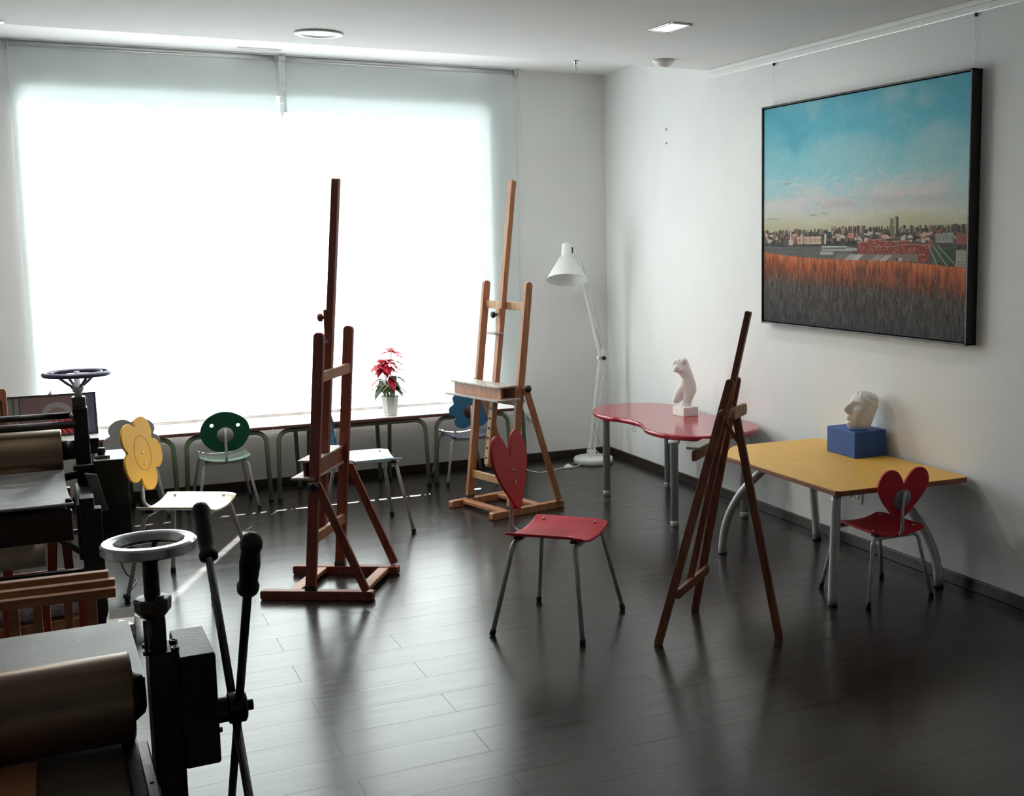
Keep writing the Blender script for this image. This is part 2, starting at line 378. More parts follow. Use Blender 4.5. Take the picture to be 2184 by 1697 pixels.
# ceiling fittings
t = thing('round_downlight', 'round recessed ceiling light, lit, left of the middle', 'ceiling light', (1.307, 6.40, HC))
MB().lathe([(.088, -.001), (.120, -.001), (.123, -.006), (.118, -.010), (.094, -.010), (.088, -.004)], n=48).build('trim_ring', M_white, t)
MB().lathe([(.088, -.003), (.0, -.0031)], n=48).build('diffuser', M_lit, t)
t2 = thing('edge_downlight', 'recessed ceiling light cut off by the left edge of the photo', 'ceiling light', (-.20, 6.70, HC))
MB().lathe([(.055, -.001), (.075, -.001), (.075, -.008), (.055, -.008)], n=40).build('trim_ring', M_white, t2)
MB().lathe([(.055, -.003), (.0, -.0031)], n=40).build('diffuser', M_lit, t2)
t = thing('square_downlight', 'square recessed ceiling light, lit, above the painting side', 'ceiling light', (2.872, 5.48, HC), rad(2))
b = MB()
for sx, sy, dx, dy in ((0, -1, .13, .02), (0, 1, .13, .02), (-1, 0, .02, .13), (1, 0, .02, .13)):
    b.box((sx*.055 if sx else 0, sy*.115 if sy else 0, -.004), (.13 if sy else .02, .02 if sy else .25, .008))
b.build('frame', M_chrome, t, bevel=.002)
MB().box((0, 0, -.002), (.10, .22, .003)).build('diffuser', M_lit, t)
b = MB().lathe([(.066, 0), (.066, -.012), (.058, -.02), (.048, -.034), (.030, -.036), (.028, -.041), (0, -.042)], n=36)
tag(b.build('smoke_detector', M_white, None, loc=(3.364, 6.50, HC)), 'round white smoke detector on the ceiling near the right wall', 'smoke detector')
t = thing('fire_sprinkler', 'small metal fire sprinkler head on the ceiling near the smoke detector', 'sprinkler', (2.892, 6.74, HC))
MB().lathe([(.022, 0), (.022, -.004), (.008, -.006), (.008, -.02), (.005, -.022), (.004, -.045), (0, -.046)], n=20).build('body', M_chrome, t)
MB().lathe([(0, -.046), (.013, -.047), (.013, -.049), (0, -.05)], n=20).build('deflector', M_chrome, t)
t = thing('ceiling_vent', 'narrow slot vent in the raised ceiling strip above the window', 'vent', (1.29, 8.19, HR))
b = MB(); b.box((0, -.03, -.003), (.27, .012, .006)); b.box((0, .03, -.003), (.27, .012, .006)); b.box((-.13, 0, -.003), (.012, .07, .006)); b.box((.13, 0, -.003), (.012, .07, .006)); b.build('frame', M_trimw, t)
b = MB()
for k in range(3): b.box((0, -.014+.014*k, -.002), (.25, .004, .004))
b.build('louvre', M_trimw, t)

def lamp_in(nm, loc, size, e):
    ld = bpy.data.lights.new(nm, 'AREA'); ld.shape = 'DISK'; ld.size = size; ld.energy = e; ld.color = (1, .95, .90); ld.spread = rad(175)
    lo = bpy.data.objects.new(nm, ld); COL.objects.link(lo); lo.location = loc
lamp_in('round_downlight_lamp', (1.307, 6.40, HC-.012), .17, 15)
lamp_in('edge_downlight_lamp', (-.20, 6.70, HC-.012), .11, 13)
lamp_in('square_downlight_lamp', (2.872, 5.48, HC-.012), .12, 4.5)
# sockets
def socket(pos, sz, rz, label, n=1):
    t = thing('wall_socket', label, 'socket', pos, rz)
    MB().box((0, -.004, 0), (sz[0], .008, sz[1])).build('plate', M_white, t, bevel=.003)
    for k in range(n):
        MB().lathe([(.021, 0), (.021, -.004), (.017, -.004), (.016, .001), (0, .001)], ((k-(n-1)/2)*.07, -.009, 0), 24, Matrix.Rotation(rad(-90), 3, 'X')).build('outlet', M_white, t)
    return t
s1 = socket((3.187, YB, .335), (.085, .085), 0, 'white wall socket behind the light wood easel, right of the window')
MB().box((-.005, -.03, 0), (.035, .04, .035)).build('plug', M_white, s1, bevel=.006)
socket((XR, 7.98, .282), (.08, .08), rad(-90), 'white wall socket on the right wall under the red table')
socket((XR, 5.19, .285), (.16, .085), rad(-90), 'double white wall socket on the right wall under the yellow table', 2)
for z, l in ((2.442, 'upper of two small wall plugs high on the right wall near the corner'), (2.348, 'lower of two small wall plugs high on the right wall near the corner')):
    tag(MB().lathe([(.008, 0), (.008, -.006), (.003, -.007), (0, -.004)], (0, 0, 0), 12, Matrix.Rotation(rad(90), 3, 'Y')).build('wall_plug', M_tube, loc=(XR, 7.40, z)), l, 'wall plug')

# ------------------------------------------------------------------ children's chairs
def heart(w, h):
    P = [(0, .40), (.10, .64), (.30, .91), (.56, 1.0), (.80, .91), (.97, .62), (.97, .26), (.74, -.20), (.37, -.66), (.10, -.97)]
    P = [(x, y) for x, y in P]; P += [(0, -1.02)] + [(-x, y) for x, y in P[:0:-1]]
    out = []
    half = spline(P[0:11], 6, False)
    pts = [(v.x, v.y) for v in half]; pts += [(-v.x, v.y) for v in half[-2:0:-1]]
    return [(x*w/2, y*h/2) for x, y in pts][::-1]
def petals(w, h, k=5, a0=-90, depth=.36, n=90, p=.55):
    out = []
    for i in range(n):
        a = 2*PI*i/n; r = 1-depth*(1-abs(math.cos(k*(a-rad(a0))/2))**p)
        out.append((r*math.cos(a)*w/2, r*math.sin(a)*h/2))
    return out
def blob(w, h):
    P = [(0, 1), (.45, .88), (.85, .55), (1.0, .12), (.92, -.42), (.55, -.90), (0, -1.02), (-.55, -.88), (-.92, -.42), (-1.0, .1), (-.80, .62), (-.42, .92)]
    return [(v.x*w/2, v.y*h/2) for v in spline(P, 6)]
def cloud(w, h):
    P = [(-.10, .98), (.22, 1.0), (.38, .78), (.62, .82), (.86, .60), (.84, .36), (1.0, .12), (.92, -.2), (.70, -.34), (.80, -.62), (.58, -.92), (.2, -1.0), (0, -.86), (-.26, -1.0), (-.62, -.9), (-.76, -.6), (-.66, -.38), (-.92, -.28), (-1.0, .06), (-.80, .30), (-.86, .60), (-.62, .84), (-.36, .74)]
    return [(v.x*w/2, v.y*h/2) for v in spline(P, 5)]
def prism_holes(b, pts, t, M, holes, n=20):
    """plate with round holes: stitched ring by ring around each hole is overkill, so cut with bmesh"""
    return b.prism(pts, t, M)
def chair(label, loc, rz, big, outline, c_seat, c_back, shape, group=None, holes=None, cat='chair'):
    t = thing('childrens_chair', label, cat, (loc[0], loc[1], 0), rz, group)
    if big: fx, fy, sx, sy, zs, r, bw, bh, bz, by = .247, .208, .178, .178, .425, .0105, .345, .345, .675, -.215
    else: fx, fy, sx, sy, zs, r, bw, bh, bz, by = .182, .188, .148, .180, .338, .0095, .292, .258, .512, -.185
    if shape == 'flower' and big: bw, bh, bz = .40, .375, .672
    if shape == 'blob': bw, bh = .292, .262
    if shape == 'flower' and not big: bw, bh, bz = .33, .30, .50
    if shape == 'cloud': bw, bh, bz = .315, .285, .530
    # seat: curved ply, rear edge raised, front edge rolled down
    nx, ny = 14, 22; vs = []; th = .011
    def prof(v, u=0): return (.030 if big else .024)*abs(u)**2.3 - .012 - .008*max(0, (v-.5)/.5)**2
    for sgn in (0, -th):
        for j in range(ny+1):
            v = -1+2*j/ny; k = (1-abs(v)**7)**(1/7) if abs(v) < 1 else 0
            wd = sx*(.93+.07*min(1, (1-abs(v))*7)**.5)*(1-.02*v)
            for i in range(nx+1):
                u = -1+2*i/nx
                vs.append((u*wd, v*sy, zs+prof(v, u)+sgn))
    fs = []; W1 = nx+1; O = (ny+1)*W1
    for j in range(ny):
        for i in range(nx):
            a = j*W1+i; fs.append((a, a+1, a+W1+1, a+W1)); fs.append((O+a, O+a+W1, O+a+W1+1, O+a+1))
    for i in range(nx): fs += [(i, O+i, O+i+1, i+1), (ny*W1+i, ny*W1+i+1, O+ny*W1+i+1, O+ny*W1+i)]
    for j in range(ny): fs += [(j*W1, (j+1)*W1, O+(j+1)*W1, O+j*W1), (j*W1+nx, O+j*W1+nx, O+(j+1)*W1+nx, (j+1)*W1+nx)]
    b = MB(); b.add(vs, fs, True); seat = b.build('seat', c_seat, t, bevel=.003)
    seat.modifiers['b'].angle_limit = rad(60)
    for ux in (-1, 1):
        for uy in (-.72, .68):
            x, yy = ux*sx*.80, uy*sy
            MB().lathe([(.0065, -.002), (.0065, .002), (.004, .0035), (0, .0038)], (x, yy, zs+prof(uy, .80)+.0035), 14).build('screw', M_screw, seat)
    # backrest
    M = Matrix.Rotation(rad(10), 4, 'X') @ Matrix.Rotation(rad(90), 4, 'X')
    M = Matrix.Translation((0, by, bz)) @ M
    b = MB(); b.prism(outline(bw, bh), .012, M); back = b.build('backrest', c_back, t, bevel=.002)
    if holes:
        for hx, hz, hr in holes:
            b = MB(); b.tube([M @ Vector((hx, hz, -.05)), M @ Vector((hx, hz, .05))], hr, 24)
            cut = b.build('eye_hole_cutter', None, None)
            md = back.modifiers.new('h', 'BOOLEAN'); md.object = cut; md.solver = 'EXACT'
            dg = bpy.context.evaluated_depsgraph_get()
            cut.parent = t; bpy.context.view_layer.update()
            ev = back.evaluated_get(bpy.context.evaluated_depsgraph_get())
            me = bpy.data.meshes.new_from_object(ev)
            for mm in list(back.modifiers): back.modifiers.remove(mm)
            back.data = me; bpy.data.objects.remove(cut)
    # rear mounting disc, front screws
    dz = -.02*bh/.26
    b = MB(); b.lathe([(0, -.0085), (.050 if not big else .058, -.0085), (.050 if not big else .058, -.006), (0, -.006)], (0, 0, 0), 28)
    b.v = [tuple(M @ (Vector((v[0], v[1]+dz, -v[2])))) for v in b.v]
    # prism local +z faces -y (rear); keep disc on the rear side
    dsc = b.build('mounting_disc', M_topedge if shape == 'cloud' else M_disc, back)
    for zz in (dz+.03, dz-.025):
        b = MB(); b.lathe([(.0065, -.006), (.0065, -.0095), (.003, -.011), (0, -.0112)], (0, 0, 0), 12)
        b.v = [tuple(M @ Vector((v[0], v[1]+zz, v[2]))) for v in b.v]; b.build('screw', M_screw, back)
    if shape == 'flower' and big:
        b = MB(); R = .082; pts = [M @ Vector((R*math.cos(a)*.98, R*math.sin(a)*1.05, -.0062)) for a in [2*PI*i/40 for i in range(40)]]
        b.tube(pts, .0009, 5, closed=True); b.build('centre_ring', M_topedge, back)
    # back tube: from under the seat centre, back, and up the rear of the backrest
    A = M @ Vector((0, dz-.03, .016)); B = M @ Vector((0, dz+.045, .016))
    p = [(0, sy*.5, zs-.028), (0, -sy*.7, zs-.026)]
    c = Vector((0, A.y-.002, zs-.026)); R = .045
    for i in range(7):
        a = PI/2*i/6; p.append((0, c.y+R-R*math.sin(a), c.z+R-R*math.cos(a)))
    p += [tuple(A), tuple(B)]
    MB().tube(p, r*.9, 12).build('back_tube', M_tube, t)
    # legs: each bends in under the seat
    for ux in (-1, 1):
        for uy in (-1, 1):
            top = Vector((ux*sx*.86, uy*sy*.80, zs-.03)); foot = Vector((ux*fx, uy*fy, .014))
            d = (foot-top).normalized(); inn = Vector((-ux, 0, .0))
            q = [top+inn*.10, top+inn*.035]
            for i in range(1, 7):
                s_ = i/6; q.append((top+inn*.035)*(1-s_)**2+(top+Vector((ux*.014, 0, .004)))*2*s_*(1-s_)+(top+d*.065)*s_**2)
            q.append(foot); lg = MB().tube(q, r, 12).build('leg', M_tube, t)
            MB().tube([foot+d*.012, foot-d*.004, foot-d*.016], [r*1.25, r*1.3, r*1.15], 12).build('rubber_foot', M_black, lg)
    for uy in (-1, 1): MB().tube([(-sx*.86+.09, uy*sy*.8, zs-.03), (sx*.86-.09, uy*sy*.8, zs-.03)], r*.95, 10).build('cross_tube', M_tube, t)
    for ux in (-1, 1):
        for uy in (-1, 1): MB().box((ux*sx*.74, uy*sy*.74, zs-.015), (.022, .03, .012)).build('seat_pad', M_black, t)
    return t
chair('large red chair with a heart backrest standing alone in the middle of the floor', (1.91, 4.74), rad(-135), True, heart, M_red, M_red, 'heart')
chair('small red chair with a heart backrest seen from behind at the yellow table', (3.42, 4.43), 0, False, heart, M_red, M_red, 'heart')
chair('yellow flower backrest chair with a sunlit cream seat in front of the black presses', (.52, 6.13), rad(-119), True, lambda w, h: petals(w, h, 5, 190, .46, p=.45), M_cream, M_flower, 'flower')
chair('light blue seat chair half hidden behind the dark reddish mast easel', (1.57, 6.90), rad(-90), True, cloud, M_ltblue, M_blue, 'cloudbig')
chair('small dark green chair with two round eye holes in its backrest, at the window table', (.90, 7.95), 0, False, blob, M_palegreen, M_green, 'blob', holes=[(-.078, .046, .012), (.078, .040, .012)])
chair('small blue chair with a cloud shaped backrest behind the light wood easel', (2.53, 8.03), 0, False, cloud, M_bluegrey, M_blue, 'cloud')
chair('small grey flower shaped chair behind the yellow flower chair', (.36, 7.98), rad(2), False, lambda w, h: petals(w, h, 5, -90, .30), M_grey, M_grey, 'flower')

# ------------------------------------------------------------------ tables
def desk(label, f0, f1, b0, b1, y0=7.90, y1=8.318, z=.502, group='trapezoid tables under the window'):
    cx = (f0+f1)/2; t = thing('trapezoid_table', label, 'table', (cx, y0, 0), 0, group)
    P = [(f0-cx, 0), (f1-cx, 0), (b1-cx, y1-y0), (b0-cx, y1-y0)]
    b = MB(); b.prism(P, .004, Matrix.Translation((0, 0, z-.002))); b.build('tabletop', M_top, t, bevel=.001)
    b = MB(); b.prism(P, .018, Matrix.Translation((0, 0, z-.0135))); b.build('edge', M_topedge, t, bevel=.002)
    for (xa, xb, yy) in ((f0-cx+.035, f1-cx-.035, .03), (b0-cx+.04, b1-cx-.04, y1-y0-.06)):
        zt = z-.038; R = .07
        for sgn, xx in ((-1, xa), (1, xb)):
            mid = (xa+xb)/2; q = [(mid, yy, zt)] ; c = xx-sgn*R
            for i in range(8):
                a = PI/2*i/7; q.append((c+sgn*R*math.sin(a), yy, zt-R+R*math.cos(a)))
            q.append((xx+sgn*.012, yy-.008 if yy < .1 else yy, .012)); lg = MB().tube(q, .0145, 12).build('leg', M_green_tube, t)
            MB().lathe([(.017, 0), (.017, .022), (.015, .026)], (q[-1][0], q[-1][1], 0), 14).build('foot_cap', M_black, lg)
    return t
desk('white topped trapezoid table at the left end, carrying the framed picture', -.42, .642, -.17, .395)
desk('white topped trapezoid table behind the dark green chair', .650, 1.205, .403, 1.452)
desk('white topped trapezoid table carrying the potted poinsettia', 1.212, 2.262, 1.460, 2.012)
desk('white topped trapezoid table at the right end, behind the light wood easel', 2.270, 2.865, 2.020, 3.105)

# crimson kidney table
t = thing('kidney_table', 'glossy crimson peanut shaped table in the corner carrying the plaster torso', 'table', (3.48, 6.6, 0))
OUT = [(3.130, 7.00), (3.158, 7.173), (3.235, 7.310), (3.347, 7.395), (3.469, 7.418), (3.58, 7.395), (3.69, 7.32), (3.772, 7.20), (3.80, 7.06), (3.785, 6.90), (3.765, 6.74), (3.775, 6.60), (3.815, 6.45), (3.832, 6.30), (3.815, 6.15), (3.74, 6.01),
       (3.60, 5.922), (3.438, 5.896), (3.284, 5.925), (3.178, 6.04), (3.130, 6.19), (3.138, 6.344), (3.185, 6.48), (3.208, 6.62), (3.190, 6.77), (3.145, 6.88)]
pts = [(v.x-3.48, v.y-6.6) for v in spline(OUT, 4)]
b = MB(); b.prism(pts, .032, Matrix.Translation((0, 0, .534))); b.build('tabletop', M_redtable, t, bevel=.013, seg=5)
for x, y in ((3.186, 7.02), (3.183, 6.05), (3.66, 7.05), (3.665, 6.05)):
    lg = MB().lathe([(.024, .02), (.024, .495), (.034, .50), (.034, .518)], (x-3.48, y-6.6, 0), 24).build('leg', M_tubeg, t)
    MB().lathe([(.021, 0), (.026, .004), (.026, .03), (.024, .034)], (x-3.48, y-6.6, 0), 24).build('leg_foot', M_tube, lg)

# yellow table
t = thing('yellow_table', 'rectangular yellow table with curved steel legs against the right wall', 'table', (3.45, 4.88, 0))
c = [(3.095, 4.275), (3.812, 4.235), (3.822, 5.515), (3.095, 5.44)]
YO = [(3.085, 4.30), (3.10, 4.28), (3.70, 4.245), (3.815, 4.25), (3.825, 4.29), (3.825, 5.50), (3.815, 5.515), (3.30, 5.53), (3.27, 5.52), (3.095, 5.33), (3.088, 5.30)]
YO = [(x-3.45, y-4.88) for x, y in YO]
MB().prism(YO, .004, Matrix.Translation((0, 0, .554))).build('tabletop', M_yellow, t, bevel=.001)
MB().prism(YO, .022, Matrix.Translation((0, 0, .541))).build('edge', M_yedge, t, bevel=.003)
for fx, fy, tx, ty in ((3.113, 4.352, 3.135, 4.36), (3.125, 5.386, 3.25, 5.10), (3.742, 4.352, 3.60, 4.70), (3.742, 5.386, 3.70, 5.40)):
    # legs bow: along y for the curved pair, gently for the straight pair
    q = []
    for i in range(13):
        s_ = i/12; zz = .53*(1-s_)+.004*s_
        k = 1-(1-s_)**2.2 if abs(fy-ty) > .1 else s_
        q.append((tx+(fx-tx)*k-3.45, ty+(fy-ty)*k-4.88, zz))
    lg = MB().tube(q, .0225, 20).build('leg', M_tube, t)
    MB().lathe([(.023, 0), (.0245, .003), (.0245, .012)], (q[-1][0], q[-1][1], 0), 20).build('leg_foot', M_black, lg)
MB().box((3.70-3.45, 4.88-4.88, .515), (.03, 1.0, .03)).build('under_rail', M_tube, t)

# ------------------------------------------------------------------ studio easels
def studio_easel(label, loc, rz, W, mw, h_post, slope_y0, slope, mast_top, z_tray, z_clamp, z_cross, tray, strut, base, front_w=None, mast_holes=False, tray_y=(.0, .17), tray_x=(-.27, .27), mid_y=None, run=(-.273, .273), zc0=.28):
    """+y is the painter's side; posts lean back with height"""
    t = thing('studio_easel', label, 'easel', (loc[0], loc[1], 0), rz, None)
    yl = lambda z: slope_y0-slope*z
    for sx in (-1, 1):
        x = sx*W/2
        b = MB(); b.rbeam((x, run[0], .0225), (x, run[1], .0225), .045, .045, (1, 0, 0), r=.012); b.build('base_runner', mw, t, bevel=.004)
        b = MB(); b.rbeam((x-sx*.0, yl(.045), .045), (x, yl(h_post), h_post), .048, .030, (1, 0, 0), r=.02, ends=(0, 1)); b.build('post', mw, t, bevel=.003)
        b = MB(); z0, y0s = strut[0], yl(strut[0])-.02
        b.rbeam((x+sx*.026, y0s, z0), (x+sx*.026, strut[2], .05), .038, .018, (1, 0, 0), r=.01); b.build('strut', mw, t, bevel=.002)
        b = MB(); b.lathe([(.0, .0), (.013, .0), (.014, .012), (.022, .016), (.024, .03), (.018, .038), (0, .039)], (0, 0, 0), 8, Matrix.Rotation(rad(90*sx), 3, 'Y'))
        b.v = [(v[0]+x+sx*.036, v[1]+y0s+.005, v[2]+z0-.012) for v in b.v]; b.build('knob', M_black, t)
        MB().box((x, yl(.06), .052), (.034, .052, .03)).build('post_bracket', M_steel_dark, t, bevel=.002)
    for yy in base: 
        MB().box((0, yy, .03), (W-.03, .055, .022)).build('base_crossbar', M_orange if mw is M_mah else mw, t, bevel=.003)
    for zz in z_cross: MB().beam((-W/2, yl(zz)-.01, zz), (W/2, yl(zz)-.01, zz), .048, .022, (0, 1, 0)).build('crossbar', M_pale if mw is not M_mah else M_orange, t, bevel=.003)
    ym = lambda z: yl(z)+.008
    b = MB(); b.rbeam((0, ym(zc0)+.02, zc0), (0, ym(mast_top)+.01, mast_top), .040, .034, (0, 1, 0), r=.013, ends=(0, 1)); mast = b.build('mast', mw, t, bevel=.003)
    if mast_holes:
        b = MB(); b.beam((-.012, ym(.30)+.045, .30), (-.012, ym(z_tray)+.045, z_tray-.05), .042, .014, (0, 1, 0)); mr = b.build('ratchet_bar', M_pale, t, bevel=.002)
        for k in range(6):
            zz = .34+k*.062; MB().tube([(-.012, ym(zz)+.0515, zz), (-.012, ym(zz)+.0535, zz)], .008, 14).build('peg_hole', M_black, mr)
    # tray box: upper ledge, lower ledge, slanted front board
    y0, y1 = yl(z_tray)+tray_y[0], yl(z_tray)+tray_y[1]; x0, x1 = tray_x
    top = MB().box(((x0+x1)/2, (y0+y1)/2, z_tray+.04), (x1-x0, y1-y0, .012)).build('upper_ledge', M_tray, t, bevel=.003)
    MB().box(((x0+x1)/2, (y0+y1)/2+.012, z_tray-.038), (x1-x0+.05, y1-y0+.03, .012)).build('lower_ledge', M_tray, t, bevel=.003)
    b = MB(); b.box(((x0+x1)/2, y1-.03, z_tray-.001), (x1-x0-.02, .014, .066)); b.box(((x0+x1)/2, y0+.01, z_tray-.001), (x1-x0, .016, .066)); b.build('tray_box', mw, t, bevel=.002)
    # canvas clamp on the mast
    zc = z_clamp
    MB().box((0, ym(zc)+.028, zc), (.05, .022, .14)).build('clamp_block', mw, t, bevel=.005)
    MB().box((.006, ym(zc)+.055, zc-.085), (.085, .07, .012)).build('clamp_lip', M_tray, t, bevel=.003)
    b = MB().lathe([(.008, 0), (.009, .014), (.02, .018), (.021, .032), (.012, .038), (0, .039)], (0, 0, 0), 10, Matrix.Rotation(rad(-90), 3, 'X'))
    b.v = [(v[0]+.012, v[1]+ym(zc)+.04, v[2]+zc+.03) for v in b.v]; b.build('clamp_knob', M_black if mast_holes else mw, t)
    return t
studio_easel('tall dark reddish wooden mast easel, front one nearest the presses', (1.134, 5.797), rad(59.7), .43, M_mah, 1.275, .035, .079, 1.99, .625, 1.30, (1.065, .295), True, (.57, None, -.245), (.12, -.20), tray_y=(.0, .085), tray_x=(-.21, .21))
studio_easel('tall light orange wooden mast easel near the corner with the white lamp', (2.255, 6.96), rad(-255.3), .46, M_orange, 1.435, -.10, .125, 2.06, .765, 1.20, (1.285, .70, .20), True, (.80, None, -.46), (-.07, -.33), mast_holes=True, tray_y=(.03, .17), tray_x=(-.25, .29), run=(-.506, .04))

# folding lyre easel
t = thing('folding_easel', 'slim brown three legged folding easel seen from behind, in front of the tables', 'easel', (2.3395, 4.4305, 0), rad(-137.5))
for sx in (-1, 1):
    b = MB(); b.rbeam((sx*.242, 0, .0), (sx*.047, .262, 1.11), .035, .020, (1, 0, 0), r=.014, ends=(0, 1)); b.build('front_leg', M_brown, t, bevel=.003)
b = MB(); b.rbeam((0, .462, 0), (0, .268, .965), .034, .020, (1, 0, 0), r=.01, ends=(0, 1)); b.build('rear_leg', M_brown, t, bevel=.003)
b = MB(); b.rbeam((0, 0.057, 0.201), (0, .325, 1.392), .026, .026, (1, 0, 0), r=.006); b.build('mast', M_brown, t, bevel=.003)
b = MB(); b.rbeam((-.20, .075, .215), (.215, .075, .215), .040, .018, (0, 1, 0), r=.012); b.build('lower_crossbar', M_brown, t, bevel=.003)
b = MB(); b.rbeam((-.085, .285, .972), (.10, .285, .972), .048, .020, (0, 1, 0), r=.016); b.build('hinge_crossbar', M_pale, t, bevel=.004)
b = MB(); b.rbeam((-.10, .235, .965), (.11, .235, .965), .048, .018, (0, 1, 0), r=.018); b.build('front_crossbar', M_brown, t, bevel=.004)
b = MB(); b.box((0.0, .115, .822), (.22, .06, .010)); b.build('canvas_ledge', M_tray, t, bevel=.002)
b = MB(); b.rbeam((-.11, .12, .79), (.12, .12, .79), .045, .016, (0, 1, 0), r=.012); b.build('ledge_board', M_brown, t, bevel=.003)
b = MB(); b.beam((0, .215, .93), (0, .312, .80), .014, .018, (1, 0, 0)); b.beam((0, .15, .80), (0, .17, .86), .012, .012, (1, 0, 0)); b.build('stay', M_brown, t, bevel=.002)
MB().lathe([(.008, 0), (.018, .01), (.018, .03), (0, .034)], (-.02, .17, .80), 10, Matrix.Rotation(rad(-90), 3, 'X')).build('wing_nut', M_black, t)


# ------------------------------------------------------------------ floor lamp
t = thing('floor_lamp', 'white articulated floor lamp with a conical shade standing in the corner', 'lamp', (3.575, 8.12, 0))
bx = 3.575
MB().lathe([(.140, 0), (.148, .004), (.150, .035), (.143, .046), (.02, .05), (0, .05)], n=48).build('base', M_lamp, t, smooth=True)
b = MB(); b.box((-.01, 0, .075), (.05, .035, .055)); b.tube([(-.022, 0, .05), (-.022, 0, .16)], .010, 10); b.tube([(.012, 0, .05), (.012, 0, .16)], .010, 10); b.build('base_bracket', M_lamp, t, bevel=.002)
E0, E1_ = Vector((-.008, 0, .12)), Vector((.085, 0, .80))
for dx, dy in ((-.018, -.012), (-.018, .012), (.020, -.012), (.020, .012)):
    MB().beam(E0+Vector((dx, dy, 0)), E1_+Vector((dx, dy, 0)), .010, .010).build('lower_arm_rod', M_lamp, t, bevel=.001)
E2 = Vector((-.080, 0, 1.53))
for dx, dy in ((-.020, -.010), (-.020, .010), (.016, 0)):
    MB().beam(E1_+Vector((dx, dy, .02)), E2+Vector((dx, dy, 0)), .010, .010).build('upper_arm_rod', M_lamp, t, bevel=.001)
b = MB(); b.box((.085, 0, .80), (.075, .034, .03)); b.box((.10, 0, .83), (.02, .03, .07)); b.build('elbow_joint', M_lamp, t, bevel=.004)
MB().lathe([(0, 0), (.016, 0), (.016, .012), (0, .012)], (.085, -.03, .80), 16, Matrix.Rotation(rad(90), 3, 'X')).build('elbow_knob', M_black, t)
for a, c in (((.050, -.016, .14), (-.0, -.016, .30)), ((.02, -.016, .14), (.055, -.016, .34)), ((.075, -.016, .87), (.035, -.016, 1.02)), ((.105, -.016, .87), (.02, -.016, 1.17))):
    a = Vector(a); c = Vector(c); n = 70; d = c-a; sd_ = d.cross(Vector((0, 1, 0))).normalized()
    b = MB(); b.tube([a+d*(k/n)+sd_*.005*math.cos(k*1.9)+Vector((0, .005*math.sin(k*1.9), 0)) for k in range(n+1)], .0016, 5); b.build('spring', M_chrome, t)
b = MB(); b.beam((E2.x-.01, 0, 1.53), (E2.x-.03, 0, 1.57), .05, .03); b.beam((E2.x-.03, 0, 1.565), (-.13, 0, 1.55), .025, .02); b.build('head_joint', M_lamp, t, bevel=.004)
# shade axis tilted a little
Ms = Matrix.Rotation(rad(9), 3, 'Y') @ Matrix.Rotation(rad(-17), 3, 'X')
def tilt(b, piv):
    b.v = [tuple(Ms @ (Vector(v)-Vector(piv))+Vector(piv)) for v in b.v]; return b
hc = Vector((-.185, 0, 1.55))
b = MB(); b.lathe([(.150, -.165), (.153, -.168), (.150, -.162), (.062, .0), (.050, .008), (.046, .01)], hc, 48, cap=False); b.lathe([(.150, -.165), (.146, -.163), (.058, -.002), (.044, .004)], hc, 48, cap=False)
tilt(b, hc).build('shade', M_lamp, t, smooth=True)
b = MB(); b.lathe([(.050, .004), (.046, .02), (.040, .105), (.036, .112), (0, .114)], hc, 40); cap = tilt(b, hc).build('shade_cap', M_lamp, t, smooth=True)
b = MB()
for a in (-62, -48): 
    x, y = .0445*math.cos(rad(a)), .0445*math.sin(rad(a)); b.box((hc.x+x, y, hc.z+.055), (.004, .005, .05))
tilt(b, hc).build('vent_slot', M_black, cap)
MB().ellipsoid(hc+Vector((-.01, 0, -.07)), (.03, .03, .042)).build('bulb', M_white, t)
# cable, foot switch
b = MB(); pts = [(-.12, -.05, .01), (-.18, -.10, .006), (-.25, -.10, .006), (-.34, -.12, .005), (-.44, -.17, .005), (-.52, -.16, .005), (-.57, -.02, .02), (-.50, .18, .06), (-.43, .255, .12), (-.41, .265, .24), (-.395, .27, .33)]
b.tube(spline(pts, 6, False), .0032, 8); cb = b.build('cable', M_white, t)
MB().lathe([(.032, 0), (.034, .008), (.026, .02), (.012, .024), (.010, .030), (0, .031)], (-.25, -.10, 0), 24).build('foot_switch', M_white, cb)
b = MB(); b.tube(spline([(-.0, .13, .03), (.04, .17, .09), (.10, .14, .05), (.10, .10, .01)], 6, False), .0032, 8); b.build('cable', M_white, t)

# ------------------------------------------------------------------ plaster torso
t = thing('plaster_torso', 'small white plaster torso statuette without head and arms on a block, on the crimson table', 'statuette', (3.605, 6.69, .550), rad(-27.4))
Mb = Matrix.Rotation(rad(27.4+4), 3, 'Z')
MB().box((0, 0, .0295), (.112, .135, .059), Mb).build('plinth', M_plaster, t, bevel=.003)
K = .00300
def U(px, py): return ((px-680)/10.6*K, (1370-py)/10.6*K+.060)
b = MB()
def ell(px, py, rw, rh, dep=0, rd=None, rot=0):
    x, z = U(px, py); b.ellipsoid((x, dep, z), (rw/10.6*K, (rd or rw)/10.6*K, rh/10.6*K), Matrix.Rotation(rad(rot), 3, 'Y'), 20, 12)
def chain(pts, n=8):
    for (p, q) in zip(pts, pts[1:]):
        for i in range(n):
            s_ = i/(n-1); a = [p[k]+(q[k]-p[k])*s_ for k in range(5)]; ell(a[0], a[1], a[2], a[2]*.8, a[3], a[4])
